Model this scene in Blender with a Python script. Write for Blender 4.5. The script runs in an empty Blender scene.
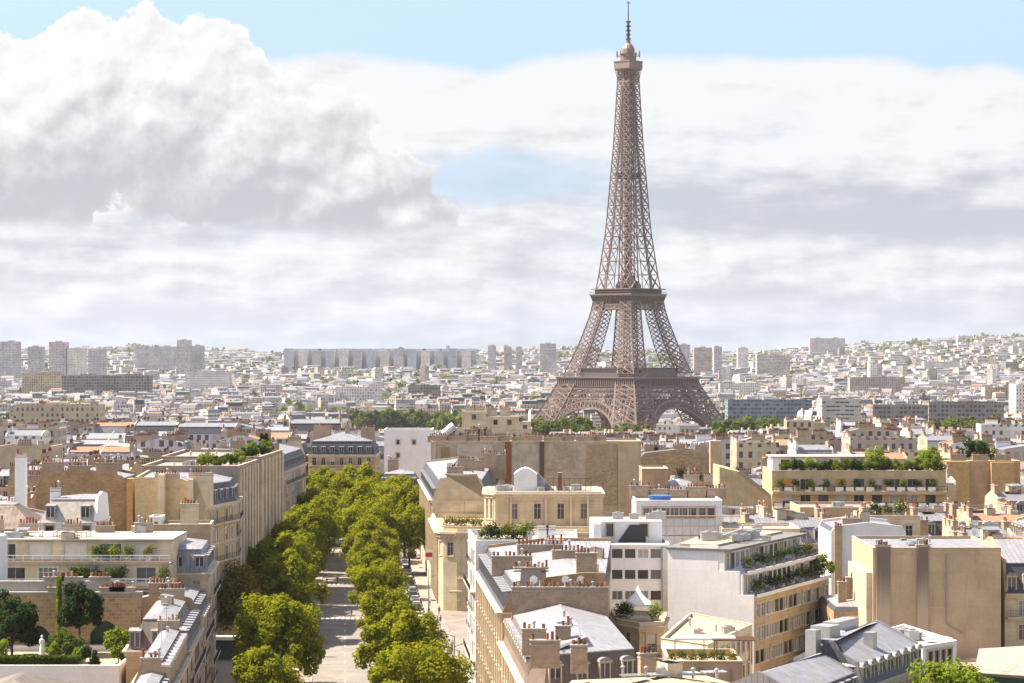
import bpy, math, random
from math import sin, cos, pi, radians, sqrt, atan2, floor
from mathutils import Vector
random.seed(7)
SC = bpy.context.scene
COL = SC.collection
# ------------------------------------------------------------------ camera, sky, sun, exposure
F = 2418.0; EYE = 50.0; HY = 352.0
cd = bpy.data.cameras.new('camera'); cam = bpy.data.objects.new('camera', cd); COL.objects.link(cam)
cam.location = (0, 0, EYE); cam.rotation_euler = (radians(90), 0, 0)
cd.sensor_width = 36; cd.lens = F * 36 / 1024; cd.shift_y = (HY - 341.5) / 1024
cd.clip_start = 1; cd.clip_end = 40000
SC.camera = cam
SC.view_settings.view_transform = 'Standard'; SC.view_settings.look = 'None'
SC.view_settings.gamma = 1; SC.view_settings.use_curve_mapping = False
SC.view_settings.exposure = 1.55
SC.render.engine = 'CYCLES'
SC.cycles.max_bounces = 6; SC.cycles.diffuse_bounces = 3; SC.cycles.glossy_bounces = 2
SC.cycles.transparent_max_bounces = 6; SC.cycles.volume_bounces = 1; SC.cycles.transmission_bounces = 2
SC.cycles.caustics_reflective = False; SC.cycles.caustics_refractive = False
SC.cycles.use_denoising = True
SUN_AZ = -79.0      # degrees from the view direction (+Y), negative is to the left
SUN_EL = 55.0
sl = bpy.data.lights.new('sun', 'SUN'); sun = bpy.data.objects.new('sun', sl); COL.objects.link(sun)
sl.energy = 5.0; sl.angle = radians(0.55); sl.color = (1.0, 0.89, 0.72)
_a, _e = radians(SUN_AZ), radians(SUN_EL)
SDIR = Vector((sin(_a) * cos(_e), cos(_a) * cos(_e), sin(_e)))
sun.rotation_euler = SDIR.to_track_quat('Z', 'Y').to_euler()
sun.location = (-300, 100, 600)


class NT:
    """tiny helper for node trees: scalars in, sockets out"""
    def __init__(s, tree): s.t = tree
    def n(s, typ, **kw):
        nd = s.t.nodes.new(typ)
        for k, v in kw.items(): setattr(nd, k, v)
        return nd
    def put(s, sock, v):
        if isinstance(v, bpy.types.NodeSocket): s.t.links.new(v, sock)
        elif v is not None: sock.default_value = v
    def m(s, op, a, b=None, c=None, clamp=False):
        nd = s.n('ShaderNodeMath', operation=op, use_clamp=clamp)
        s.put(nd.inputs[0], a)
        if b is not None: s.put(nd.inputs[1], b)
        if c is not None: s.put(nd.inputs[2], c)
        return nd.outputs[0]
    def mix(s, f, a, b, mode='MIX'):
        nd = s.n('ShaderNodeMix', data_type='RGBA', blend_type=mode)
        s.put(nd.inputs[0], f)
        s.put(nd.inputs[6], a if isinstance(a, bpy.types.NodeSocket) else tuple(a) + (1,) * (4 - len(a)))
        s.put(nd.inputs[7], b if isinstance(b, bpy.types.NodeSocket) else tuple(b) + (1,) * (4 - len(b)))
        return nd.outputs[2]
    def sst(s, x, lo, hi, a=0.0, b=1.0):
        nd = s.n('ShaderNodeMapRange', interpolation_type='SMOOTHSTEP')
        s.put(nd.inputs[0], x); nd.inputs[1].default_value = lo; nd.inputs[2].default_value = hi
        nd.inputs[3].default_value = a; nd.inputs[4].default_value = b
        return nd.outputs[0]
    dim = '3D'
    def noise(s, vec, scale, detail=3, rough=.5, dist=0.0):
        nd = s.n('ShaderNodeTexNoise', noise_dimensions=s.dim); s.put(nd.inputs['Vector'], vec)
        nd.inputs['Scale'].default_value = scale; nd.inputs['Detail'].default_value = detail
        nd.inputs['Roughness'].default_value = rough; nd.inputs['Distortion'].default_value = dist
        return nd.outputs[0]
    def xyz(s, x, y, z=0.0):
        nd = s.n('ShaderNodeCombineXYZ')
        for i, v in enumerate((x, y, z)): s.put(nd.inputs[i], v)
        return nd.outputs[0]
    def sep(s, v):
        nd = s.n('ShaderNodeSeparateXYZ'); s.put(nd.inputs[0], v); return nd.outputs


def build_world():
    w = bpy.data.worlds.new('World'); SC.world = w; w.use_nodes = True
    t = w.node_tree; t.nodes.clear(); N = NT(t)
    out = N.n('ShaderNodeOutputWorld'); bg = N.n('ShaderNodeBackground'); t.links.new(bg.outputs[0], out.inputs[0])
    sky = N.n('ShaderNodeTexSky', sky_type='NISHITA', sun_disc=False)
    sky.sun_elevation = radians(SUN_EL); sky.sun_rotation = radians(SUN_AZ)
    sky.altitude = 100; sky.air_density = 1.0; sky.dust_density = 1.5; sky.ozone_density = 1.5
    N.dim = '2D'
    g = N.n('ShaderNodeTexCoord').outputs['Generated']
    x, y, z = N.sep(g)
    az = N.m('ARCTAN2', x, y); el = N.m('ARCSINE', z)
    U = N.m('MULTIPLY', az, F); V = N.m('MULTIPLY', el, F)     # angles in units of 1/2418 rad
    p = N.xyz(U, V)
    n1 = N.noise(p, 0.011, 7, .64)            # billows
    ps = N.xyz(N.m('ADD', U, -16.0), N.m('ADD', V, 20.0)); n1s = N.noise(ps, 0.011, 6, .62)
    n2 = N.noise(N.xyz(N.m('MULTIPLY', U, .45), N.m('MULTIPLY', V, 1.6)), 0.007, 7, .6)   # streaks
    n2s = N.noise(N.xyz(N.m('MULTIPLY', N.m('ADD', U, -14.0), .45), N.m('MULTIPLY', N.m('ADD', V, 12.0), 1.6)), 0.007, 5, .6)
    nb = N.noise(p, 0.0045, 5, .55)
    def blob(cx, cy, rx, ry, u=None, v=None):
        a = N.m('DIVIDE', N.m('SUBTRACT', u or U, cx - 512.0), rx); b = N.m('DIVIDE', N.m('SUBTRACT', v or V, HY - cy), ry)
        return N.m('SUBTRACT', 1.0, N.m('SQRT', N.m('ADD', N.m('MULTIPLY', a, a), N.m('MULTIPLY', b, b))))
    def blobs(lst, u=None, v=None, k=.12):
        s = None
        for q in lst:
            r = blob(*q, u, v); s = r if s is None else N.m('SMOOTH_MAX', s, r, k)
        return s
    # the tall cumulus: a height field of billows, lit from the upper left
    def vor(vec, sc):
        nd = N.n('ShaderNodeTexVoronoi', feature='SMOOTH_F1', voronoi_dimensions='2D'); N.put(nd.inputs['Vector'], vec); nd.inputs['Scale'].default_value = sc; nd.inputs['Smoothness'].default_value = .35
        return nd.outputs['Distance']
    def field(du, dv):
        u = N.m('ADD', U, du); v = N.m('ADD', V, dv + 13.0); q = N.xyz(u, v); w = N.noise(q, .02, 4, .6); w2 = N.noise(N.xyz(v, u), .02, 4, .6)
        qd = N.xyz(N.m('ADD', u, N.m('MULTIPLY', N.m('SUBTRACT', w, .5), 60.0)), N.m('ADD', v, N.m('MULTIPLY', N.m('SUBTRACT', w2, .5), 60.0)))
        h = blobs([(30, 130, 130, 100), (150, 105, 120, 100), (95, 72, 78, 66), (185, 76, 84, 70), (262, 145, 120, 86), (345, 185, 92, 62), (-80, 130, 140, 90), (405, 210, 62, 36)], u, v, .06)
        h = N.m('ADD', h, N.m('MULTIPLY', N.m('SUBTRACT', .45, vor(qd, .018)), .34))
        h = N.m('ADD', h, N.m('MULTIPLY', N.m('SUBTRACT', .45, vor(qd, .043)), .17))
        return N.m('ADD', h, N.m('MULTIPLY', N.m('SUBTRACT', N.noise(q, .05, 5, .68), .5), .26))
    cumn = field(0.0, 0.0); cs1 = field(-8.0, 12.0)
    base = N.sst(N.m('ADD', V, N.m('MULTIPLY', N.m('SUBTRACT', n1, .5), 34.0)), 112.0, 132.0)
    cm = N.m('MULTIPLY', N.sst(cumn, .0, .05), base)
    lit = N.m('MULTIPLY', N.m('SUBTRACT', n1, n1s), 1.7)
    l1 = N.m('MULTIPLY', N.m('SUBTRACT', cs1, cumn), -1.35); l2 = N.m('MULTIPLY', lit, .35)
    hgt = N.sst(V, 118.0, 275.0)
    cl = N.m('ADD', N.m('ADD', N.m('MULTIPLY', hgt, .50), .14), N.m('ADD', l1, l2))
    cl = N.m('ADD', cl, N.sst(cumn, .16, .0, 0.0, .22))
    cl = N.sst(cl, -.1, 1.12)
    # the broad sheet
    top = N.sst(N.m('ADD', V, N.m('MULTIPLY', N.m('SUBTRACT', nb, .5), 60.0)), 292.0, 276.0)
    gapb = blob(505, 178, 135, 34); gap = N.sst(N.m('ADD', gapb, N.m('MULTIPLY', N.m('SUBTRACT', n1, .5), .8)), -.1, .55)
    sheet = N.m('MULTIPLY', top, N.m('SUBTRACT', 1.0, N.m('MULTIPLY', gap, .72)))
    sheet = N.m('MULTIPLY', sheet, N.sst(n2, .18, .42, .70, 1.0))
    low = N.sst(V, 70.0, 5.0, 0.0, .3)
    sheet = N.m('MULTIPLY', sheet, N.m('SUBTRACT', 1.0, low))
    # grey undersides on the right
    und = blobs([(830, 208, 180, 42), (700, 205, 110, 36), (960, 225, 130, 34)])
    und = N.sst(N.m('ADD', und, N.m('MULTIPLY', N.m('SUBTRACT', n1, .5), 1.3)), .0, .9)
    und = N.m('MULTIPLY', und, N.sst(N.m('ADD', V, N.m('MULTIPLY', n1, 20.0)), 108.0, 140.0))
    sl_ = N.m('ADD', .66, N.m('MULTIPLY', N.m('SUBTRACT', n2, n2s), 3.0))
    sl_ = N.m('ADD', sl_, N.m('MULTIPLY', lit, .5))
    sl_ = N.m('SUBTRACT', sl_, N.m('MULTIPLY', und, .70))
    sl_ = N.m('SUBTRACT', sl_, N.sst(V, 150.0, 20.0, 0.0, .22))
    sl_ = N.m('ADD', sl_, N.sst(V, 170.0, 245.0, 0.0, .55))
    sl_ = N.sst(sl_, .0, 1.15)
    K = 10.0
    dark = (.182 * K, .184 * K, .202 * K); white = (.312 * K, .316 * K, .322 * K)
    sheetc = N.mix(sl_, (.186 * K, .198 * K, .220 * K), white)
    cumc = N.mix(cl, dark, (.345 * K, .343 * K, .341 * K))
    # clear air between the clouds: the sky texture, with a pale veil towards the horizon
    veil = N.sst(V, 420.0, 100.0, .60, .95)
    clear = N.mix(veil, N.mix(1.0, sky.outputs[0], (.86, .86, .86), 'MULTIPLY'), (.170 * K, .236 * K, .310 * K))
    c = N.mix(sheet, clear, sheetc)
    c = N.mix(cm, c, cumc)
    # away from the picture: added broken cloud, tinted warm to fill shaded walls
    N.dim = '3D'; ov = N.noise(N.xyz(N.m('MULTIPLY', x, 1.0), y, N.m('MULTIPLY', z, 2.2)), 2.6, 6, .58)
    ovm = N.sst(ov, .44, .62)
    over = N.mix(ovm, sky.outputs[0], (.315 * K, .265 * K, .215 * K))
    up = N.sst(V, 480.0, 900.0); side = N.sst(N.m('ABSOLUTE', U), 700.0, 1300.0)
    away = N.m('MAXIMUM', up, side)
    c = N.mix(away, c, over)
    bg.inputs[1].default_value = 0.1
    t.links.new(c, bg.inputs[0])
build_world()

# ------------------------------------------------------------------ helpers
def X(px, d): return (px - 512) / F * d
def Hh(py, d): return EYE - (py - HY) * d / F
AX = Vector((-0.0689, 0.9976)); AN = Vector((0.9976, 0.0689))
def av(s, w): return (AX.x * s + AN.x * w, AX.y * s + AN.y * w)
def smooth(a, b, x):
    t = min(1, max(0, (x - a) / (b - a))); return t * t * (3 - 2 * t)
def ground(x, y):
    z = -25 * smooth(850, 1600, y)
    azr = x / max(y, 1)
    z += smooth(4200, 9500, y) * (58 + 52 * smooth(.06, .20, azr) + 10 * sin(azr * 31 + .4) - 14 * smooth(-.02, .06, azr) * (1 - smooth(.08, .14, azr)))
    return z

class MB:
    def __init__(s): s.f = []; s.m = []
    def face(s, pts, mi=0): s.f.append([tuple(p) for p in pts]); s.m.append(mi)
    def prism(s, poly, z0, z1, mi=0, top=None, bottom=True, sides=True):
        n = len(poly)
        if sides:
            for i in range(n):
                a, b = poly[i], poly[(i + 1) % n]
                s.face([(a[0], a[1], z0), (b[0], b[1], z0), (b[0], b[1], z1), (a[0], a[1], z1)], mi)
        s.face([(p[0], p[1], z1) for p in poly], mi if top is None else top)
        if bottom: s.face([(p[0], p[1], z0) for p in reversed(poly)], mi)
    def box(s, x0, x1, y0, y1, z0, z1, mi=0, top=None): s.prism([(x0, y0), (x1, y0), (x1, y1), (x0, y1)], z0, z1, mi, top)
    def obox(s, cx, cy, L, W, z0, z1, ang=0, mi=0, top=None):
        c, q = cos(ang), sin(ang)
        s.prism([(cx + c * u - q * v, cy + q * u + c * v) for u, v in ((-L / 2, -W / 2), (L / 2, -W / 2), (L / 2, W / 2), (-L / 2, W / 2))], z0, z1, mi, top)
    def extr(s, poly, vec, mi=0):
        q = [tuple(Vector(p) + Vector(vec)) for p in poly]; n = len(poly)
        s.face(poly, mi); s.face(list(reversed(q)), mi)
        for i in range(n):
            j = (i + 1) % n; s.face([poly[j], poly[i], q[i], q[j]], mi)
    def bar(s, p, q, r, n=4, mi=0, r2=None, caps=False):
        p, q = Vector(p), Vector(q); d = q - p
        if d.length < 1e-6: return
        d.normalize(); a = d.cross(Vector((0, 0, 1)))
        if a.length < .05: a = d.cross(Vector((1, 0, 0)))
        a.normalize(); b = d.cross(a); r2 = r if r2 is None else r2
        o = pi / 4 if n == 4 else 0
        A = [p + (a * cos(o + 2 * pi * i / n) + b * sin(o + 2 * pi * i / n)) * r for i in range(n)]
        B = [q + (a * cos(o + 2 * pi * i / n) + b * sin(o + 2 * pi * i / n)) * r2 for i in range(n)]
        for i in range(n):
            j = (i + 1) % n; s.face([A[i], B[i], B[j], A[j]], mi)
        if caps: s.face(A, mi); s.face(list(reversed(B)), mi)
    def lathe(s, cx, cy, prof, n=12, mi=0):
        for k in range(len(prof) - 1):
            (r0, z0), (r1, z1) = prof[k], prof[k + 1]
            for i in range(n):
                a0, a1 = 2 * pi * i / n, 2 * pi * (i + 1) / n
                pts = [(cx + r0 * cos(a0), cy + r0 * sin(a0), z0), (cx + r0 * cos(a1), cy + r0 * sin(a1), z0), (cx + r1 * cos(a1), cy + r1 * sin(a1), z1), (cx + r1 * cos(a0), cy + r1 * sin(a0), z1)]
                if r0 < 1e-5: pts.pop(1)
                elif r1 < 1e-5: pts.pop(2)
                s.face(pts, mi)
    def mesh(s, name, mats, smoothed=False):
        V = []; FA = []
        for f in s.f:
            k = len(V); V.extend(f); FA.append(tuple(range(k, k + len(f))))
        me = bpy.data.meshes.new(name); me.from_pydata(V, [], FA)
        for mt in (mats if isinstance(mats, (list, tuple)) else [mats]): me.materials.append(MAT[mt] if isinstance(mt, str) else mt)
        me.polygons.foreach_set('material_index', s.m)
        uvl = me.uv_layers.new(name='UVMap'); uv = []
        for f in s.f:
            nx = ny = nz = 0.0; n = len(f)
            for i in range(n):
                a, b = f[i], f[(i + 1) % n]
                nx += (a[1] - b[1]) * (a[2] + b[2]); ny += (a[2] - b[2]) * (a[0] + b[0]); nz += (a[0] - b[0]) * (a[1] + b[1])
            l = sqrt(nx * nx + ny * ny + nz * nz) or 1; nx /= l; ny /= l; nz /= l
            h = sqrt(nx * nx + ny * ny)
            if h < .03: ux, uy, vx, vy, vz = 1, 0, 0, 1, 0
            else:
                ux, uy = -ny / h, nx / h
                vx, vy, vz = -nz * uy, nz * ux, nx * uy - ny * ux
            for q in f: uv.append(q[0] * ux + q[1] * uy); uv.append(q[0] * vx + q[1] * vy + q[2] * vz)
        uvl.data.foreach_set('uv', uv)
        return me
    def build(s, name, mats, parent=None, loc=None, label=None, ang=0):
        if not s.f: return None
        return put(name, s.mesh(name, mats), parent, loc or (0, 0, 0), ang, label)

def put(name, me, parent=None, loc=(0, 0, 0), ang=0, label=None, scale=None):
    o = bpy.data.objects.new(name, me); COL.objects.link(o); o.location = loc
    if ang: o.rotation_euler = (0, 0, ang)
    if scale: o.scale = scale if isinstance(scale, tuple) else (scale,) * 3
    if parent is not None: o.parent = parent
    if label: o['label'] = label
    return o
def thing(name, label, cat, x=0, y=0, z=0, ang=0, group=None):
    o = bpy.data.objects.new(name, None); COL.objects.link(o); o.location = (x, y, z); o.rotation_euler = (0, 0, ang)
    o.empty_display_size = .3
    o['label'] = label; o['category'] = cat
    if group: o['group'] = group
    return o
def tag(o, label, cat, group=None):
    o['label'] = label; o['category'] = cat
    if group: o['group'] = group
    return o
def kind(o, k): o['kind'] = k; return o

# ------------------------------------------------------------------ materials
MAT = {}
def newmat(name, rough=.8, spec=.3, metal=0.0):
    m = bpy.data.materials.new(name); m.use_nodes = True; t = m.node_tree; N = NT(t)
    b = t.nodes['Principled BSDF']; b.inputs['Roughness'].default_value = rough; b.inputs['Metallic'].default_value = metal
    b.inputs['Specular IOR Level'].default_value = spec
    MAT[name] = m
    return m, N, b
def uvn(N): return N.n('ShaderNodeTexCoord').outputs['UV']
def objr(N): return N.n('ShaderNodeObjectInfo').outputs['Random']
def posn(N): return N.n('ShaderNodeNewGeometry').outputs['Position']
def mul(c, k): return tuple(min(1, v * k) for v in c[:3])
def plaster(name, col, var=.18, streak=.25, rough=.85, courses=0, bump=0, rv=.10):
    m, N, b = newmat(name, rough)
    P_ = posn(N); uv = uvn(N); u, v, _ = N.sep(uv)
    big = N.noise(P_, .35, 4, .6)
    st = N.noise(N.xyz(N.m('MULTIPLY', u, 1.6), N.m('MULTIPLY', v, .16), objr(N)), 1.0, 4, .65)
    fine = N.noise(P_, 2.6, 5, .7)
    c = N.mix(N.sst(big, .3, .7), mul(col, 1 - var), mul(col, 1 + var * .6))
    c = N.mix(N.m('MULTIPLY', N.sst(st, .52, .78), streak), c, mul(col, .42))
    c = N.mix(N.m('MULTIPLY', N.sst(fine, .35, .75), .22), c, mul(col, .62))
    bt = N.n('ShaderNodeTexBrick'); N.put(bt.inputs['Vector'], uv); bt.inputs['Scale'].default_value = 1; bt.inputs['Brick Width'].default_value = 3.7; bt.inputs['Row Height'].default_value = 2.3
    bt.inputs['Mortar Size'].default_value = .03; bt.inputs['Color1'].default_value = (.78, .78, .78, 1); bt.inputs['Color2'].default_value = (1.06, 1.06, 1.06, 1); bt.inputs['Mortar'].default_value = (.6, .6, .6, 1)
    c = N.mix(.5 * min(1, var * 5), c, N.mix(1.0, c, bt.outputs[0], 'MULTIPLY'))
    if courses:
        w = N.m('FRACT', N.m('DIVIDE', v, courses)); ln = N.m('LESS_THAN', w, .07)
        c = N.mix(N.m('MULTIPLY', ln, .4), c, mul(col, .5))
    if rv:
        c = N.mix(N.m('MULTIPLY', objr(N), rv), c, (.1, .09, .08))
    N.put(b.inputs['Base Color'], c)
    return m
def bricks(name, c1, c2, mortar, w, h, off=.5, patch=.5, rough=.9):
    m, N, b = newmat(name, rough)
    t = N.n('ShaderNodeTexBrick'); N.put(t.inputs['Vector'], uvn(N)); t.offset = off
    t.inputs['Scale'].default_value = 1; t.inputs['Brick Width'].default_value = w; t.inputs['Row Height'].default_value = h
    t.inputs['Mortar Size'].default_value = h * .11; t.inputs['Mortar Smooth'].default_value = .3; t.inputs['Bias'].default_value = 0
    t.inputs['Color1'].default_value = tuple(c1) + (1,); t.inputs['Color2'].default_value = tuple(c2) + (1,); t.inputs['Mortar'].default_value = tuple(mortar) + (1,)
    P_ = posn(N); n = N.noise(P_, .28, 5, .65); n3 = N.noise(P_, 1.4, 5, .75)
    c = N.mix(N.m('MULTIPLY', N.sst(n, .42, .66), patch), t.outputs[0], mul(c1, .5))
    c = N.mix(N.m('MULTIPLY', N.sst(n3, .50, .68), .5), c, mul(mortar, 1.15))
    c = N.mix(N.m('MULTIPLY', N.sst(n3, .48, .30), .45), c, mul(c2, .4))
    N.put(b.inputs['Base Color'], c)
    return m
def zinc(name, col, step=.62, rough=.45, metal=.35, rv=.35):
    m, N, b = newmat(name, rough, .5, metal)
    u, v, _ = N.sep(uvn(N)); P_ = posn(N)
    q = N.m('DIVIDE', u, step); fr = N.m('FRACT', q)
    seam = N.m('LESS_THAN', fr, .11)
    wn = N.n('ShaderNodeTexWhiteNoise', noise_dimensions='2D')
    N.put(wn.inputs['Vector'], N.xyz(N.m('FLOOR', q), N.m('FLOOR', N.m('DIVIDE', v, 2.1))))
    n = N.noise(P_, .9, 5, .65)
    c = N.mix(wn.outputs[0], mul(col, .86), mul(col, 1.1))
    c = N.mix(N.m('MULTIPLY', N.sst(n, .42, .66), .6), c, mul(col, .5)); nr = N.noise(P_, .25, 5, .7); c = N.mix(N.m('MULTIPLY', N.sst(nr, .52, .66), .35), c, (.30, .22, .16))
    c = N.mix(N.m('MULTIPLY', seam, .8), c, mul(col, .36))
    c = N.mix(N.m('MULTIPLY', N.m('LESS_THAN', N.m('FRACT', N.m('DIVIDE', v, 2.1)), .03), .35), c, mul(col, .5))
    if rv: c = N.mix(N.m('MULTIPLY', objr(N), rv), c, (.17, .165, .17))
    N.put(b.inputs['Base Color'], c)
    N.put(b.inputs['Roughness'], N.sst(n, .3, .7, rough - .08, rough + .2))
    bp = N.n('ShaderNodeBump'); bp.inputs['Strength'].default_value = .6; bp.inputs['Distance'].default_value = .05
    N.put(bp.inputs['Height'], seam); N.put(b.inputs['Normal'], bp.outputs[0])
    return m
def flat(name, col, rough=.6, metal=0.0, spec=.4, var=.2, rv=0.0):
    m, N, b = newmat(name, rough, spec, metal)
    n = N.noise(posn(N), 1.3, 4, .65)
    c = N.mix(N.sst(n, .3, .75), col, mul(col, 1 - var))
    if rv: c = N.mix(N.m('MULTIPLY', objr(N), rv), c, mul(col, .3))
    N.put(b.inputs['Base Color'], c); return m
def facade(name, col, win=(.05, .055, .065), cw=2.7, ch=3.1, fw=.42, fh=.6, band=0.0):
    m, N, b = newmat(name, .75)
    u, v, _ = N.sep(uvn(N)); r = objr(N)
    qu = N.m('ADD', N.m('DIVIDE', u, cw), .31); qv = N.m('DIVIDE', v, ch)
    a = N.m('MULTIPLY', N.m('GREATER_THAN', N.m('FRACT', qu), .5 - fw / 2), N.m('LESS_THAN', N.m('FRACT', qu), .5 + fw / 2))
    e = N.m('MULTIPLY', N.m('GREATER_THAN', N.m('FRACT', qv), .5 - fh / 2), N.m('LESS_THAN', N.m('FRACT', qv), .5 + fh / 2))
    nz = N.n('ShaderNodeNewGeometry'); side = N.m('LESS_THAN', N.m('ABSOLUTE', N.sep(nz.outputs['Normal'])[2]), .3)
    wn = N.n('ShaderNodeTexWhiteNoise', noise_dimensions='3D'); N.put(wn.inputs['Vector'], N.xyz(N.m('FLOOR', qu), N.m('FLOOR', qv), r))
    blank = N.n('ShaderNodeTexWhiteNoise', noise_dimensions='2D'); N.put(blank.inputs['Vector'], N.xyz(N.m('FLOOR', N.m('DIVIDE', posn(N), 1.0)), 0.0))
    k = N.m('MULTIPLY', N.m('MULTIPLY', a, e), side)
    n = N.noise(posn(N), .05, 4, .6); n2 = N.noise(posn(N), .9, 4, .7)
    base = N.mix(N.sst(n, .35, .65), mul(col, .78), mul(col, 1.12))
    base = N.mix(N.m('MULTIPLY', N.sst(n2, .4, .8), .35), base, mul(col, .6))
    if band:
        bd = N.m('LESS_THAN', N.m('FRACT', qv), band); base = N.mix(N.m('MULTIPLY', bd, .5), base, mul(col, .45))
    wc = N.mix(N.m('GREATER_THAN', wn.outputs[0], .72), win, mul(col, .75))
    c = N.mix(N.m('MULTIPLY', k, .9), base, wc)
    N.put(b.inputs['Base Color'], c); return m
def leafmat(name, a, b_, tr=.35):
    m = bpy.data.materials.new(name); m.use_nodes = True; t = m.node_tree; t.nodes.clear(); N = NT(t)
    out = N.n('ShaderNodeOutputMaterial'); P_ = posn(N)
    n = N.noise(P_, .55, 3, .6); n2 = N.noise(P_, 3.5, 2, .6)
    c = N.mix(N.sst(n, .35, .65), a, b_); c = N.mix(N.m('MULTIPLY', N.sst(n2, .4, .7), .5), c, mul(b_, 1.15))
    c = N.mix(N.m('MULTIPLY', objr(N), .5), c, N.mix(N.sst(n2, .4, .6), mul(a, .7), mul(b_, .95)))
    d = N.n('ShaderNodeBsdfDiffuse'); N.put(d.inputs[0], c)
    tl = N.n('ShaderNodeBsdfTranslucent'); N.put(tl.inputs[0], N.mix(1.0, c, (1.0, 1.0, .45), 'MULTIPLY'))
    mx = N.n('ShaderNodeMixShader'); mx.inputs[0].default_value = tr
    t.links.new(d.outputs[0], mx.inputs[1]); t.links.new(tl.outputs[0], mx.inputs[2]); t.links.new(mx.outputs[0], out.inputs[0])
    MAT[name] = m

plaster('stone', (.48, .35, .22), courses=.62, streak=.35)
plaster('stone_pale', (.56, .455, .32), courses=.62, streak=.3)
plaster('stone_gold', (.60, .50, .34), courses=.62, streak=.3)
plaster('trim', (.58, .48, .35), streak=.35, var=.1)
plaster('render_cream', (.60, .50, .36), streak=.45)
plaster('render_yellow', (.54, .41, .24), streak=.4)
plaster('render_beige', (.52, .38, .25), streak=.4, var=.12)
plaster('render_tan', (.42, .28, .165), streak=.5, var=.2)
plaster('render_grey', (.34, .28, .245), streak=.6, var=.15)
plaster('render_white', (.80, .785, .79), streak=.15, var=.06)
plaster('render_stain', (.46, .33, .215), streak=.9, var=.3)
plaster('concrete', (.36, .34, .31), streak=.3, rough=.9)
bricks('brick', (.40, .255, .13), (.29, .18, .09), (.36, .27, .18), .62, .24, patch=.55)
bricks('brick_cream', (.52, .40, .22), (.45, .34, .19), (.38, .29, .19), .8, .3, patch=.3)
bricks('brick_gold', (.50, .31, .12), (.42, .25, .095), (.36, .27, .16), .6, .25, patch=.3)
bricks('rubble', (.42, .29, .16), (.28, .19, .105), (.42, .33, .23), .9, .45, patch=.35)
bricks('old_wall', (.54, .41, .285), (.44, .32, .215), (.46, .38, .30), 1.0, .34, patch=.55)
bricks('chimney_brick', (.37, .265, .18), (.30, .20, .135), (.36, .29, .22), .5, .2, patch=.4)
plaster('chimney_render', (.46, .33, .22), streak=.6)
zinc('zinc', (.25, .26, .30)); zinc('zinc_pale', (.33, .33, .37), step=.66); zinc('zinc_dark', (.24, .25, .28))
zinc('brown_sheet', (.16, .115, .09), metal=.1, rough=.6)
bricks('slate', (.085, .088, .105), (.060, .062, .078), (.045, .045, .055), .55, .3, patch=.3, rough=.55)
bricks('roof_tile', (.36, .19, .12), (.28, .14, .09), (.18, .10, .07), .5, .35, patch=.3)
flat('gravel_roof', (.33, .29, .25), .95, var=.4, rv=.3); flat('felt_roof', (.16, .155, .16), .9, var=.35); flat('pale_roof', (.42, .38, .345), .8, var=.35)
flat('cream_roof', (.42, .34, .235), .9, var=.3)
flat('pot', (.36, .115, .05), .8, var=.4, rv=.6); flat('pot_dark', (.20, .085, .05), .8, var=.4, rv=.5); flat('pot_buff', (.50, .33, .18), .8, var=.4, rv=.4); flat('iron', (.035, .035, .04), .5); flat('lead', (.20, .20, .22), .5, .3)
flat('metal', (.42, .42, .43), .4, .6); flat('white_paint', (.78, .78, .77), .5, var=.08); flat('soot', (.17, .135, .12), .9, var=.6); flat('wood', (.26, .14, .07), .7)
flat('pipe_grey', (.30, .26, .22), .7); flat('rust', (.28, .10, .045), .8, var=.4); flat('cream_paint', (.66, .58, .44), .6, var=.1); flat('shutter', (.56, .54, .50), .6, var=.15)
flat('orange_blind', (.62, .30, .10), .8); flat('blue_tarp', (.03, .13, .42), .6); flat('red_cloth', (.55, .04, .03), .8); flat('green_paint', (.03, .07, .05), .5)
flat('canvas', (.80, .79, .76), .8, var=.05); flat('trellis', (.12, .08, .05), .8); flat('soil', (.09, .06, .04), .95)
flat('tower_iron', (.215, .155, .138), .55, .1, var=.15); flat('tower_dark', (.07, .045, .038), .6, .1)
flat('bark', (.10, .075, .055), .9, var=.4); flat('tyre', (.02, .02, .02), .8); flat('stone_white', (.70, .69, .66), .7)
m_, N_, b_ = newmat('glass', .12, .6); N_.put(b_.inputs['Base Color'], N_.mix(N_.sst(objr(N_), .0, 1.0), (.008, .009, .012), (.10, .10, .11)))
m_, N_, b_ = newmat('glass_pale', .15, .6); N_.put(b_.inputs['Base Color'], N_.mix(objr(N_), (.10, .11, .12), (.34, .34, .33)))
for nm, c in (('car_white', (.75, .75, .74)), ('car_black', (.015, .015, .018)), ('car_grey', (.18, .19, .20)), ('car_silver', (.45, .46, .47)), ('car_red', (.35, .03, .02)), ('car_blue', (.03, .06, .16))):
    flat(nm, c, .25, .1, .6, var=.02)
leafmat('leaf_plane', (.115, .15, .012), (.285, .28, .02), .52)
leafmat('leaf_lime', (.12, .17, .02), (.22, .26, .03), .4)
leafmat('leaf_dark', (.016, .032, .014), (.035, .055, .018), .12)
leafmat('leaf_mid', (.045, .07, .016), (.10, .13, .022), .35)
leafmat('leaf_autumn', (.12, .115, .02), (.20, .16, .03), .35)
leafmat('leaf_far', (.06, .085, .02), (.11, .135, .03), .3)
facade('far_cream', (.50, .42, .30)); facade('far_white', (.66, .63, .60), fw=.4, fh=.5); facade('far_grey', (.50, .47, .49), fw=.5)
facade('far_tan', (.44, .37, .32)); facade('far_pink', (.46, .38, .34)); facade('far_office', (.26, .23, .22), cw=3.2, ch=3.4, fw=.7, fh=.55)
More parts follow.
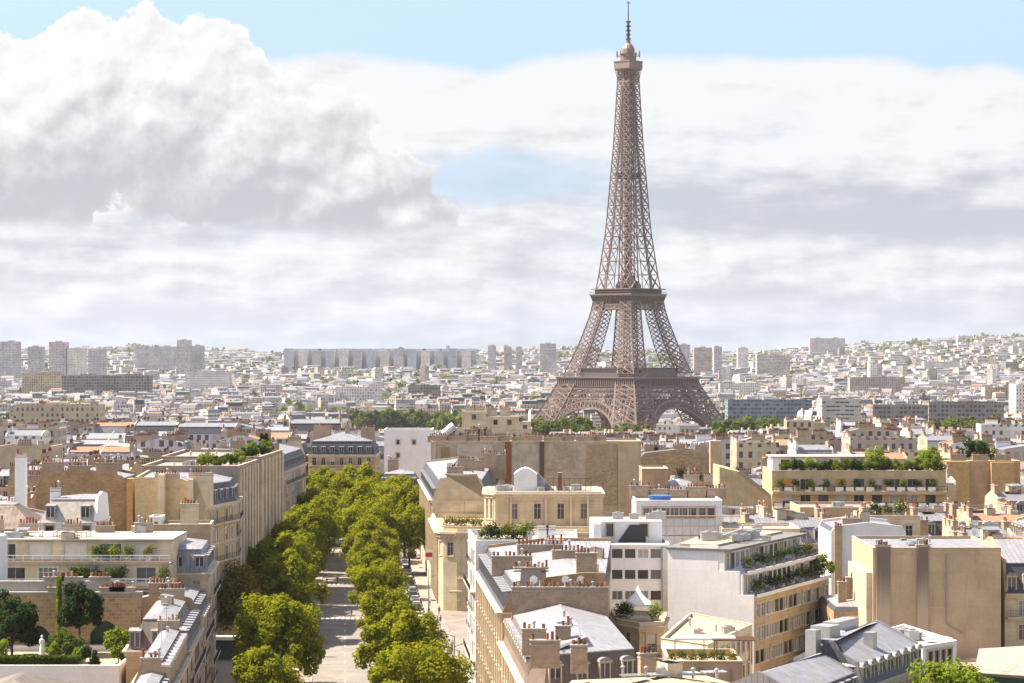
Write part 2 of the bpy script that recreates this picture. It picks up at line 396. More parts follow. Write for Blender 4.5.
facade('far_glass', (.20, .24, .28), cw=3, ch=3.3, fw=.85, fh=.6, win=(.05, .07, .09)); facade('far_blue', (.40, .44, .50), cw=3, ch=3.3, fw=.7, fh=.5, win=(.22, .25, .30)); facade('far_bands', (.55, .52, .47), cw=3.5, ch=3.0, fw=.9, fh=.42)
plaster('render_panel', (.56, .47, .37), streak=.7, var=.25)
plaster('brown_slate', (.17, .125, .10), streak=.4, var=.25)
zinc('far_roof', (.27, .27, .30), step=1.2); zinc('far_roof_dark', (.17, .165, .18), step=1.2)
def sooty():
    m, N, b = newmat('sooty_render', .9); u, v, _ = N.sep(uvn(N)); st = N.noise(N.xyz(N.m('MULTIPLY', u, 3.5), N.m('MULTIPLY', v, .12)), 1.0, 4, .6)
    k = N.m('MULTIPLY', N.sst(N.m('ADD', v, N.m('MULTIPLY', st, 5.0)), 17.5, 24.0), .8); N.put(b.inputs['Base Color'], N.mix(k, (.46, .35, .255), (.11, .085, .075)))
sooty()
# ground materials
def ground_mats():
    m, N, b = newmat('earth', .95); P_ = posn(N)
    n = N.noise(P_, .012, 5, .6); n2 = N.noise(P_, .12, 4, .7)
    c = N.mix(N.sst(n, .45, .6), (.22, .17, .125), (.055, .075, .03)); c = N.mix(N.sst(n2, .4, .7, 0, .5), c, (.27, .22, .17))
    N.put(b.inputs['Base Color'], c)
    m, N, b = newmat('asphalt', .9); P_ = posn(N)
    n = N.noise(P_, .25, 5, .65); n2 = N.noise(P_, 2.2, 4, .7)
    c = N.mix(N.sst(n, .35, .65), (.17, .15, .135), (.23, .20, .18)); c = N.mix(N.sst(n2, .45, .7, 0, .4), c, (.13, .115, .10))
    N.put(b.inputs['Base Color'], c)
    m, N, b = newmat('paving', .9); P_ = posn(N)
    n = N.noise(P_, .4, 5, .65); c = N.mix(N.sst(n, .35, .65), (.19, .165, .15), (.27, .235, .21)); N.put(b.inputs['Base Color'], c)
    flat('kerb_stone', (.34, .31, .28), .85); flat('road_paint', (.62, .60, .57), .7, var=.35)
ground_mats()
# ------------------------------------------------------------------ window, chimney and roof pieces
_C = {}
def cached(key, fn):
    if key not in _C: _C[key] = fn()
    return _C[key]
def win_mesh(w, h, st, sh=False):
    def mk():
        b = MB(); y0, y1 = (-.03, .02) if sh else (.09, .16); f = .07 if st != 'modern' else .05
        fm = {'french': 'shutter', 'modern': 'metal', 'dark': 'iron', 'shut': 'shutter', 'pale': 'white_paint', 'orange': 'orange_blind', 'half': 'shutter', 'curtain': 'white_paint'}[st]
        gl = 'glass_pale' if st in ('pale', 'curtain') else 'glass'
        b.face([(-w / 2, y1, 0), (w / 2, y1, 0), (w / 2, y1, h), (-w / 2, y1, h)], 1)
        for x0, x1, a, c in ((-w / 2, -w / 2 + f, 0, h), (w / 2 - f, w / 2, 0, h)): b.box(x0, x1, y0, y1, a, c)
        for a, c in ((0, f), (h - f, h)): b.box(-w / 2 + f, w / 2 - f, y0, y1, a, c)
        nm = max(1, round(w / .7)) if st != 'modern' else max(1, round(w / 1.1))
        for k in range(1, nm): x = -w / 2 + w * k / nm; b.box(x - .03, x + .03, y0, y1 - .003, f, h - f)
        if st in ('french', 'pale', 'half'): b.box(-w / 2 + f, w / 2 - f, y0 + .01, y1 - .006, h * .68, h * .68 + .05)
        if st == 'shut': b.box(-w / 2 + f, w / 2 - f, y0 + .02, y1 - .01, f, h - f)
        if st == 'half': b.box(-w / 2 + f, w / 2 - f, y0 + .02, y1 - .01, h * .45, h - f)
        if st == 'orange': b.box(-w / 2 + f, w / 2 - f, y0 - .05, y1 - .01, h * .3, h - f)
        if sh: b.box(-w / 2 - .2, w / 2 + .2, -.2, .01, h + .12, h + .3, 2)
        elif st not in ('modern', 'orange', 'curtain'):
            b.box(-w / 2 - .2, -w / 2, -.1, .02, -.05, h + .18, 2); b.box(w / 2, w / 2 + .2, -.1, .02, -.05, h + .18, 2); b.box(-w / 2, w / 2, -.08, .02, h, h + .18, 2)
            b.box(-w / 2 - .28, w / 2 + .28, -.22, .01, h + .18, h + .3, 2); b.box(-w / 2 - .24, w / 2 + .24, -.16, .01, -.17, -.05, 2)
        else: b.box(-w / 2 - .05, w / 2 + .05, -.08, .01, -.09, -.01, 2)
        return b.mesh('window', [fm, gl, 'trim' if st not in ('modern', 'curtain') else 'white_paint'])
    return cached(('win', round(w, 2), round(h, 2), st, sh), mk)
def rail_mesh(L, h=.95, kind_='iron'):
    def mk():
        b = MB(); n = max(2, int(L / .36))
        b.box(0, L, 0, .04, h - .04, h); b.box(0, L, .01, .03, .08, .11)
        for i in range(n + 1): x = L * i / n; b.box(max(0, x - .013), min(L, x + .013), .012, .038, .12, h - .06)
        return b.mesh('railing', [kind_])
    return cached(('rail', round(L, 1), h, kind_), mk)
def pot_mesh(k):
    def mk():
        b = MB(); kk = k; 
        if k in (3, 4): b.lathe(0, 0, [(.16, 0), (.14, .6), (.17, .64), (.17, .74), (.1, .74), (.1, .5)], 8)
        elif k == 0: b.lathe(0, 0, [(.17, 0), (.15, .55), (.19, .6), (.19, .7), (.12, .7), (.12, .5)], 8)
        elif k == 1: b.lathe(0, 0, [(.15, 0), (.14, .9), (.18, .95), (.18, 1.02), (.11, 1.02), (.11, .8)], 8)
        else: b.lathe(0, 0, [(.12, 0), (.12, .9), (.2, .95), (.22, 1.15), (.05, 1.3), (0, 1.3)], 8)
        return b.mesh('chimney_pot', [('pot', 'pot', 'metal', 'pot_dark', 'pot_buff')[k]])
    return cached(('pot', k), mk)
def dormer_mesh(kind_, w=1.35, h=2.2, dep=2.0):
    def mk():
        b = MB(); W = w / 2; q = .16
        b.box(-W, -W + q, 0, dep, 0, h); b.box(W - q, W, 0, dep, 0, h); b.box(-W + q, W - q, .0, .2, 0, .25); b.box(-W + q, W - q, 0, dep, h - .18, h - .003)
        b.face([(-W + q, .16, .25), (W - q, .16, .25), (W - q, .16, h - .18), (-W + q, .16, h - .18)], 2)
        b.box(-.03, .03, .10, .158, .25, h - .18, 3)
        if kind_ == 'arch':
            n = 6; pts = [(-(W + .1) * cos(pi * i / n), -.1, h + .42 * sin(pi * i / n)) for i in range(n + 1)]
            b.extr(list(reversed(pts)), (0, dep + .3, 0), 1)
            b.box(-W - .12, W + .12, -.14, .0, h - .1, h + .05, 0)
        elif kind_ == 'gable':
            b.extr([(-W - .1, -.1, h), (W + .1, -.1, h), (0, -.1, h + .55)], (0, dep + .3, 0), 1)
        else:
            b.face([(-W - .1, -.15, h + .02), (W + .1, -.15, h + .02), (W + .1, dep, h + .22), (-W - .1, dep, h + .22)], 1)
            b.box(-W - .1, W + .1, -.15, dep, h, h + .018, 1)
        return b.mesh('dormer', ['trim' if kind_ == 'arch' else 'zinc_pale', 'zinc_pale', 'glass', 'white_paint'])
    return cached(('dorm', kind_, w, h, dep), mk)
def skylight_mesh():
    def mk():
        b = MB(); b.box(-.55, .55, -.7, .7, 0, .22, 0); b.face([(-.45, -.6, .226), (.45, -.6, .226), (.45, .6, .226), (-.45, .6, .226)], 1)
        return b.mesh('skylight', ['zinc_dark', 'glass_pale'])
    return cached('sky', mk)
def antenna_mesh():
    def mk():
        b = MB(); b.bar((0, 0, 0), (0, 0, 3.0), .035); b.bar((-.7, 0, 2.8), (.7, 0, 2.8), .02)
        for i in range(6): x = -.6 + i * .24; b.bar((x, -.28, 2.8), (x, .28, 2.8), .014)
        b.bar((-.3, .05, 2.2), (.3, .05, 2.2), .02)
        return b.mesh('antenna', ['metal'])
    return cached('ant', mk)
def dish_mesh():
    def mk():
        b = MB(); b.bar((0, 0, 0), (0, 0, .9), .04)
        prof = [(0, .0), (.2, .02), (.38, .08), (.48, .14)]
        for k in range(3):
            for i in range(12):
                a0, a1 = 2 * pi * i / 12, 2 * pi * (i + 1) / 12; (r0, h0), (r1, h1) = prof[k], prof[k + 1]
                P4 = [(r0 * cos(a0), -.1 - h0, 1.1 + r0 * sin(a0)), (r0 * cos(a1), -.1 - h0, 1.1 + r0 * sin(a1)), (r1 * cos(a1), -.1 - h1, 1.1 + r1 * sin(a1)), (r1 * cos(a0), -.1 - h1, 1.1 + r1 * sin(a0))]
                if k == 0: P4.pop(1)
                b.face(P4)
        b.bar((0, -.1, 1.1), (0, -.55, 1.2), .02)
        return b.mesh('satellite_dish', ['white_paint'])
    return cached('dish', mk)
def vent_mesh():
    def mk():
        b = MB(); b.lathe(0, 0, [(.14, 0), (.14, .8), (.24, .85), (.24, .95), (0, 1.1)], 8); return b.mesh('vent_pipe', ['metal'])
    return cached('vent', mk)
def unit_mesh():
    def mk():
        b = MB(); b.box(-.9, .9, -.6, .6, 0, 1.0); b.box(-.95, .95, -.65, .65, 1.0, 1.08); b.lathe(0, 0, [(.4, 1.08), (.4, 1.25), (0, 1.25)], 10)
        return b.mesh('roof_unit', ['metal'])
    return cached('unit', mk)

def hatch_mesh():
    def mk():
        b = MB(); b.box(-1.1, 1.1, -.8, .8, -.8, 1.5, 0); b.face([(-1.25, -.95, 1.5), (1.25, -.95, 1.5), (1.25, .95, 1.85), (-1.25, .95, 1.85)], 1); b.box(-.4, .3, -.83, -.79, -.2, 1.2, 2)
        return b.mesh('stair_hatch', ['render_cream', 'zinc', 'rust'])
    return cached('hatch', mk)
def deck_mesh():
    def mk():
        b = MB(); b.box(-1.6, 1.6, -1.1, 1.1, .25, .35, 0); [b.bar((x, y, -.8), (x, y, 1.25), .04, mi=1) for x in (-1.55, 0, 1.55) for y in (-1.05, 1.05)]; b.box(-1.6, 1.6, -1.08, -1.04, 1.2, 1.26, 1); b.box(-1.6, 1.6, 1.04, 1.08, 1.2, 1.26, 1)
        return b.mesh('roof_platform', ['wood', 'metal'])
    return cached('deck', mk)
def inset(poly, ds):
    n = len(poly); L = []
    for i in range(n):
        a, b = poly[i], poly[(i + 1) % n]; dx, dy = b[0] - a[0], b[1] - a[1]; l = sqrt(dx * dx + dy * dy) or 1
        nx, ny = -dy / l, dx / l; L.append((a[0] + nx * ds[i], a[1] + ny * ds[i], dx / l, dy / l))
    out = []
    for i in range(n):
        p, q = L[i - 1], L[i]; cr = p[2] * q[3] - p[3] * q[2]
        if abs(cr) < 1e-4: out.append((q[0], q[1])); continue
        t = ((q[0] - p[0]) * q[3] - (q[1] - p[1]) * q[2]) / cr
        out.append((p[0] + p[2] * t, p[1] + p[3] * t))
    return out

WIN_STYLES = ['french', 'french', 'half', 'pale', 'french', 'shut']
RNG = random.Random(11)
class B:
    def __init__(s, name, label, fp, z0=0.0, cat='building', group=None):
        s.cx = sum(p[0] for p in fp) / len(fp); s.cy = sum(p[1] for p in fp) / len(fp); s.z0 = z0
        s.root = thing(name, label, cat, s.cx, s.cy, z0, group=group)
        s.fp = [(p[0] - s.cx, p[1] - s.cy) for p in fp]; s.nw = 0
        BOXES.append((min(p[0] for p in fp), max(p[0] for p in fp), min(p[1] for p in fp), max(p[1] for p in fp)))
    def loc(s, poly): return [(p[0] - s.cx, p[1] - s.cy) for p in poly]
    def walls(s, za, zb, specs, mat, fp=None, name='wall', cap=None, thick=.0):
        fp = s.loc(fp) if fp else s.fp; za -= s.z0; zb -= s.z0; mb = MB(); n = len(fp)
        for i in range(n):
            a, b = fp[i], fp[(i + 1) % n]; sp = specs[i] if i < len(specs) else None
            dx, dy = b[0] - a[0], b[1] - a[1]; L = sqrt(dx * dx + dy * dy); ux, uy = dx / L, dy / L; ang = atan2(uy, ux)
            ops = []
            if sp:
                w, h, gap = sp.get('w', 1.15), sp.get('h', 2.15), sp.get('sp', 2.7); mg = sp.get('mg', .9); fh = sp.get('fh', 3.2)
                cols = max(1, int((L - 2 * mg + gap - w) / gap)); x0 = (L - (cols - 1) * gap) / 2
                for fl in range(sp.get('fl', 3)):
                    zt = zb - sp.get('top', .95) - fl * fh; zl = zt - h
                    if zl < za + .1: break
                    for c in range(cols):
                        if sp.get('skip') and RNG.random() < sp['skip']: continue
                        xc = x0 + c * gap
                        if s.nw < 98:
                            s.nw += 1; ops.append((xc - w / 2, xc + w / 2, zl, zt)); st = sp.get('st') or RNG.choice(WIN_STYLES)
                            if isinstance(st, (list, tuple)): st = RNG.choice(st)
                            put('window', win_mesh(w, h, st, sp.get('sh', False)), s.root, (a[0] + ux * xc, a[1] + uy * xc, zl), ang)
                            if sp.get('wr') and fl not in sp.get('bal', ()) and RNG.random() < .8: put('railing', rail_mesh(w + .3, .8), s.root, (a[0] + ux * (xc - w / 2 - .15) + uy * .34, a[1] + uy * (xc - w / 2 - .15) - ux * .34, zl - .05), ang)
                    if fl in sp.get('bal', ()):
                        m = MB(); m.box(.2, L - .2, -.75, .02, zl - .18, zl - .02); m.box(.25, L - .25, -.6, .0, zl - .34, zl - .183)
                        bo = m.build('balcony', ['trim'], s.root, (a[0], a[1], 0), ang=ang)
                        put('railing', rail_mesh(L - .5, kind_=sp.get('rail', 'iron')), bo, (.25, -.72, zl - .02))
                    elif sp.get('belt', True) and fl in sp.get('belts', (1, 3)):
                        m = MB(); m.box(.05, L - .05, -.14, .02, zl - .36, zl - .16); m.build('string_course', ['trim'], s.root, (a[0], a[1], 0), ang=ang)
                if sp.get('pil'):
                    for c in range(cols + 1):
                        xp = x0 + (c - .5) * gap
                        if .2 < xp < L - .2:
                            m = MB(); m.box(xp - .22, xp + .22, -sp.get('pd', .16), .02, zb - sp.get('top', .95) - sp.get('fl', 3) * fh, zb - .5); m.build('pilaster', ['trim'], s.root, (a[0], a[1], 0), ang=ang)
            if not sp and PIPES and uy > -.5 and uy < .5 and ux > .5 and L > 5 and zb - za > 6 and not mat.startswith('far') and s.cy < 640:
                for _ in range(RNG.choice((0, 1, 1, 2)) if L > 9 else RNG.choice((0, 1))):
                    xx = RNG.uniform(.5, L - .5); pm = MB(); zlo = max(za, zb - RNG.uniform(5, 16)); pm.bar((xx, -.12, zlo), (xx, -.12, zb - .3), RNG.choice((.06, .09)), 6)
                    if RNG.random() < .5: x2 = min(L - .3, xx + RNG.uniform(.5, 2.5)); pm.bar((xx, -.12, zlo), (x2, -.12, zlo - 1.2), .06, 6)
                    pm.build('drainpipe', [RNG.choice(['pipe_grey', 'concrete', 'chimney_render'])], s.root, (a[0], a[1], 0), ang=ang)
                if mat not in ('render_white',) and RNG.random() < .6:
                    for _ in range(RNG.randint(1, 3)):
                        xx = RNG.uniform(1, L - 1); zz = zb - RNG.uniform(2, 9)
                        if zz > za + .5: put('window', win_mesh(.7, .9, 'dark', True), s.root, (a[0] + ux * xx, a[1] + uy * xx, zz), ang)
            xs = sorted({0.0, L} | {o[0] for o in ops} | {o[1] for o in ops}); zs = sorted({za, zb} | {o[2] for o in ops} | {o[3] for o in ops})
            def pt(x, z, d=0): return (a[0] + ux * x - uy * d, a[1] + uy * x + ux * d, z)
            for k in range(len(zs) - 1):
                zc = (zs[k] + zs[k + 1]) / 2; row = [o for o in ops if o[2] < zc < o[3]]; run = 0.0
                for o in sorted(row):
                    if o[0] > run + 1e-4: mb.face([pt(run, zs[k]), pt(o[0], zs[k]), pt(o[0], zs[k + 1]), pt(run, zs[k + 1])])
                    run = o[1]
                if L > run + 1e-4: mb.face([pt(run, zs[k]), pt(L, zs[k]), pt(L, zs[k + 1]), pt(run, zs[k + 1])])
            for (p, q, r, t) in ops:
                D = .03 if sp.get('sh') else .17
                mb.face([pt(p, r), pt(p, r, D), pt(p, t, D), pt(p, t)]); mb.face([pt(q, r, D), pt(q, r), pt(q, t), pt(q, t, D)])
                mb.face([pt(p, r), pt(q, r), pt(q, r, D), pt(p, r, D)]); mb.face([pt(p, t, D), pt(q, t, D), pt(q, t), pt(p, t)])
        if cap: mb.face([(p[0], p[1], zb) for p in fp], 1)
        return mb.build(name, [mat] + ([cap] if cap else []), s.root)
    def cornice(s, z, party=(), fp=None, out=.45, h=.45, mat='trim', name='cornice'):
        fp = s.loc(fp) if fp else s.fp; n = len(fp)
        q = inset(fp, [(.02 if i in party else -out) for i in range(n)]); q2 = inset(fp, [(.02 if i in party else -out * .45) for i in range(n)])
        m = MB(); z -= s.z0; m.prism(q, z - h * .55, z - .01); m.prism(q2, z - h - .2, z - h * .55 - .003); return m.build(name, [mat], s.root)
    def mansard(s, zc, party=(), h1=3.0, i1=1.1, slope='slate', top='zinc', wall='stone', pw=None, avail=None, k=.28, h2max=2.4, dorm=(), dk='arch', dsp=2.7, fp=None, pe=.4, nopw=()):
        fp = s.loc(fp) if fp else s.fp; n = len(fp); z = zc - s.z0
        r2 = inset(fp, [0 if i in party else i1 for i in range(n)])
        if avail is None:
            av_ = []
            for i in range(n):
                if i in party: continue
                a, b = fp[i], fp[(i + 1) % n]; dx, dy = b[0] - a[0], b[1] - a[1]; l = sqrt(dx * dx + dy * dy)
                dist = [(-dy * (p[0] - a[0]) + dx * (p[1] - a[1])) / l for p in fp]; D = max(dist); j = dist.index(D)
                opp = j in party or (j - 1) % n in party
                av_.append((D - i1) if (n == 4 and (i + 2) % 4 in party) else D / 2 - i1)
            avail = min(av_) if av_ else 1
        i2 = max(.3, avail * .95); h2 = min(h2max, i2 * k)
        r3 = inset(fp, [0 if i in party else i1 + i2 for i in range(n)])
        ms, tp = MB(), MB()
        for i in range(n):
            j = (i + 1) % n
            if i in party: continue
            ms.face([(fp[i][0], fp[i][1], z), (fp[j][0], fp[j][1], z), (r2[j][0], r2[j][1], z + h1), (r2[i][0], r2[i][1], z + h1)])
            tp.face([(r2[i][0], r2[i][1], z + h1), (r2[j][0], r2[j][1], z + h1), (r3[j][0], r3[j][1], z + h1 + h2), (r3[i][0], r3[i][1], z + h1 + h2)])
        tp.face([(p[0], p[1], z + h1 + h2) for p in r3])
        if h1 > .6:
            q = inset(r2, [(.02 if i in party else -.14) for i in range(n)]); rim = MB(); rim.prism(q, z + h1 - .14, z + h1 - .02, 0)
            ms.f += rim.f; ms.m += [1] * len(rim.f)
        mo = ms.build('mansard', [slope, 'zinc_pale'], s.root); ro = tp.build('roof', [top], s.root); s.roof = ro
        for i in party:
            if i in nopw: continue
            j = (i + 1) % n; a, b = fp[i], fp[j]; dx, dy = b[0] - a[0], b[1] - a[1]; l = sqrt(dx * dx + dy * dy); nx, ny = -dy / l, dx / l
            o = .015
            prof = [(a[0] - nx * o, a[1] - ny * o, z - .02), (b[0] - nx * o, b[1] - ny * o, z - .02)]
            for p, hh in ((r2[j], h1 + pe), (r3[j], h1 + h2 + pe), (r3[i], h1 + h2 + pe), (r2[i], h1 + pe)):
                prof.append((p[0] - nx * o, p[1] - ny * o, z + hh))
            m = MB(); m.extr(prof, (nx * .4, ny * .4, 0)); m.build('party_wall', [pw or wall], s.root)
        for i in dorm:
            a, b = fp[i], fp[(i + 1) % n]; dx, dy = b[0] - a[0], b[1] - a[1]; L = sqrt(dx * dx + dy * dy); ux, uy = dx / L, dy / L
            c = max(1, int((L - 1.6) / dsp) + 1) if L > 2.5 else 1; x0 = (L - (c - 1) * dsp) / 2; dh = min(2.2, h1 - .5)
            for q in range(c):
                x = x0 + q * dsp; put('dormer', dormer_mesh(dk, h=dh), s.root, (a[0] + ux * x - uy * .18, a[1] + uy * x + ux * .18, z + .12), atan2(uy, ux))
        s.top = zc + h1 + h2; s.r2 = r2; s.r3 = r3; s.zr = z + h1; return ro
    def flat(s, z, mat='gravel_roof', wall='stone', par=.7, fp=None, t=.3, name='roof'):
        fp = s.loc(fp) if fp else s.fp; n = len(fp); z -= s.z0; m = MB(); ins = inset(fp, [t] * n); out = inset(fp, [-.06] * n)
        m.face([(p[0], p[1], z) for p in ins]); ro = m.build(name, [mat], s.root)
        m = MB(); zt = z + par
        for i in range(n):
            j = (i + 1) % n
            m.face([(fp[i][0], fp[i][1], z), (fp[j][0], fp[j][1], z), (fp[j][0], fp[j][1], zt), (fp[i][0], fp[i][1], zt)])
            m.face([(ins[j][0], ins[j][1], z - .05), (ins[i][0], ins[i][1], z - .05), (ins[i][0], ins[i][1], zt), (ins[j][0], ins[j][1], zt)])
            m.face([(out[i][0], out[i][1], zt), (out[j][0], out[j][1], zt), (out[j][0], out[j][1], zt + .08), (out[i][0], out[i][1], zt + .08)], 1)
            m.face([(out[i][0], out[i][1], zt + .08), (out[j][0], out[j][1], zt + .08), (ins[j][0], ins[j][1], zt + .08), (ins[i][0], ins[i][1], zt + .08)], 1)
            m.face([(out[j][0], out[j][1], zt), (out[i][0], out[i][1], zt), (ins[i][0], ins[i][1], zt), (ins[j][0], ins[j][1], zt)], 1)
        m.build('parapet', [wall, 'trim' if wall != 'render_white' else 'white_paint'], s.root)
        s.roof = ro; s.top = z + par + s.z0; return ro
    def chimney(s, x, y, z, top, L=3.0, W=.75, ang=0, pots=None, mat='chimney_render', detail=True, world=True):
        if world: x -= s.cx; y -= s.cy
        m = MB(); h = top - z; m.obox(0, 0, L, W, 0, h, 0, 0); m.obox(0, 0, L + .2, W + .2, h, h + .14, 0, 1); m.obox(0, 0, L + .1, W + .1, h - .4, h - .28, 0, 1)
        n = int(L / .42) if pots is None else pots
        if not detail:
            for i in range(n):
                xx = -L / 2 + L * (i + .5) / max(1, n); r = .14
                m.obox(xx, 0, r * 2, r * 2, h + .14, h + .14 + RNG.uniform(.5, 1.0), .3, 2)
            return m.build('chimney', [mat, 'concrete', 'pot_dark'], s.root, (x, y, z - s.z0), ang=ang)
        c = m.build('chimney', [mat, 'concrete'], s.root, (x, y, z - s.z0), ang=ang)
        for i in range(n):
            if RNG.random() < .12: continue
            k = RNG.choice((0, 0, 1, 1, 2, 3, 3, 3, 4, 4))
            put('chimney_pot', pot_mesh(k), c, (-L / 2 + L * (i + .5) / n, RNG.uniform(-.05, .05), h + .14), RNG.uniform(0, 3), scale=(1, 1, RNG.uniform(.5, .95)))
        return c
    def party_chims(s, i, zc, n=1, top=None, L=3.2, mat='chimney_render', detail=True, ts=None):
        a, b = s.fp[i], s.fp[(i + 1) % len(s.fp)]; dx, dy = b[0] - a[0], b[1] - a[1]; l = sqrt(dx * dx + dy * dy); nx, ny = -dy / l, dx / l
        for k in range(n):
            t = ts[k] if ts else (k + .5) / n + RNG.uniform(-.08, .08); L_ = min(L * RNG.uniform(.8, 1.2), l / n * .9)
            s.chimney(a[0] + dx * t + nx * .48, a[1] + dy * t + ny * .48, zc, (top or s.top) + RNG.uniform(.7, 1.5), L_, .75, atan2(dy, dx), mat=mat, detail=detail, world=False)
    def clutter(s, n=5, kinds=('skylight', 'antenna', 'vent', 'unit', 'hatch', 'skylight', 'vent'), zf=None):
        cxs = [p[0] for p in s.r3] if hasattr(s, 'r3') else [p[0] for p in s.fp]; cys = [p[1] for p in s.r3] if hasattr(s, 'r3') else [p[1] for p in s.fp]
        for _ in range(n):
            k = RNG.choice(kinds); w = [RNG.random() for _ in cxs]; t = sum(w); x = sum(a * b for a, b in zip(cxs, w)) / t; y = sum(a * b for a, b in zip(cys, w)) / t
            z = (zf if zf is not None else s.top) - s.z0
            me, nm = {'skylight': (skylight_mesh, 'skylight'), 'antenna': (antenna_mesh, 'antenna'), 'vent': (vent_mesh, 'vent_pipe'), 'unit': (unit_mesh, 'roof_unit'), 'dish': (dish_mesh, 'satellite_dish'), 'hatch': (hatch_mesh, 'stair_hatch'), 'deck': (deck_mesh, 'roof_platform')}[k]
            put(nm, me(), s.root, (x, y, z - .05), RNG.uniform(-.3, .3) + (pi / 2 if RNG.random() < .4 else 0), scale=(RNG.uniform(.6, 1.25), RNG.uniform(.6, 1.2), RNG.uniform(.55, 1.15)))
    def part(s, name, mb, mats, label=None): return mb.build(name, mats, s.root, label=label)   # mb in world x,y, z minus nothing: shifted below
    def wpart(s, name, mb, mats, label=None):
        mb.f = [[(p[0] - s.cx, p[1] - s.cy, p[2] - s.z0) for p in f] for f in mb.f]
        return mb.build(name, mats, s.root, label=label)
BOXES = []; PIPES = True
def W_(**k): return k
CLASSIC = dict(fl=4, sp=2.7, bal=(0, 3), belts=(1, 2), wr=True, w=1.3, h=2.25, sh=True, st=['french', 'dark', 'french', 'half'])

# ------------------------------------------------------------------ trees and plants
def crown(mb, rng, cz, rx, ry, rz, clumps, leaves, size, cr=(1.3, 2.2), flatb=-.35, mi=0):
    cs = []
    for _ in range(clumps):
        while True:
            v = Vector((rng.gauss(0, 1), rng.gauss(0, 1), rng.gauss(0, 1))).normalized()
            if v.z > flatb or rng.random() < .15: break
        r = rng.uniform(.62, .95) if rng.random() < .8 else rng.uniform(.2, .6)
        cs.append((Vector((v.x * rx * r, v.y * ry * r, cz + v.z * rz * r)), rng.uniform(*cr)))
    for _ in range(leaves):
        c, r = rng.choice(cs); v = Vector((rng.gauss(0, 1), rng.gauss(0, 1), rng.gauss(0, 1))).normalized()
        p = c + v * r * rng.uniform(.55, 1.08) * Vector((1, 1, .8)).length / 1.6
        nrm = (v + Vector((rng.uniform(-.8, .8), rng.uniform(-.8, .8), rng.uniform(.0, 1.3)))).normalized()
        a = nrm.cross(Vector((rng.uniform(-1, 1), rng.uniform(-1, 1), rng.uniform(-1, 1)))).normalized(); b = nrm.cross(a); s = size * rng.uniform(.6, 1.35)
        mb.face([p - a * s * .5, p + b * s * .36, p + a * s * .5, p - b * s * .36], mi)
    return cs
def tree_parts(key, H, rx, rz, leaves, size, mat, seed, clumps=46, trunk=.32, cr=(1.3, 2.2), ry=None):
    def mk():
        rng = random.Random(seed); cz = H - rz * .95; cm = MB(); cs = crown(cm, rng, cz, rx, ry or rx, rz, clumps, leaves, size, cr, flatb=-.75)
        tm = MB(); z1 = max(cz - rz * .45, H * .22); tm.bar((0, 0, -.3), (rng.uniform(-.2, .2), 0, z1), trunk, 8, r2=trunk * .7)
        for c, r in rng.sample(cs, min(12, len(cs))):
            mid = Vector((c.x * .45, c.y * .45, (z1 + c.z) / 2 + .4)); tm.bar((0, 0, z1 - .3), mid, trunk * .45, 5, r2=trunk * .25); tm.bar(mid, c, trunk * .25, 5, r2=trunk * .08)
        return cm.mesh('crown', [mat]), tm.mesh('trunk', ['bark'])
    return cached(('tree',) + tuple(key), mk)
def tree(name, label, x, y, z, parts, scale=1, ang=0, group=None, sz=None):
    t = thing(name, label, 'tree', x, y, z, ang, group); t.scale = (scale, scale, sz or scale)
    put('crown', parts[0], t); put('trunk', parts[1], t); return t
def bush_mesh(key, rx, ry, rz, leaves, size, mat, seed, clumps=14, cr=(.3, .5)):
    def mk():
        m = MB(); crown(m, random.Random(seed), rz, rx, ry, rz, clumps, leaves, size, cr, flatb=-.6); return m.mesh('foliage', [mat])
    return cached(('bush', key), mk)
def pot_plant(x, y, z, label, mat='leaf_mid', s=1.0, group=None, seed=0):
    t = thing('potted_shrub', label, 'potted plant', x, y, z, group=group); t.scale = (s, s, s)
    m = cached('planter', lambda: (lambda b: (b.lathe(0, 0, [(.0, 0), (.28, 0), (.38, .5), (.34, .5), (0, .46)], 10), b.mesh('planter', ['concrete']))[1])(MB()))
    put('planter', m, t)
    put('foliage', bush_mesh(('pp', mat, seed % 3), .5, .5, .6, 420, .17, mat, 50 + seed % 3), t, (0, 0, .45), seed * 1.3)
    return t

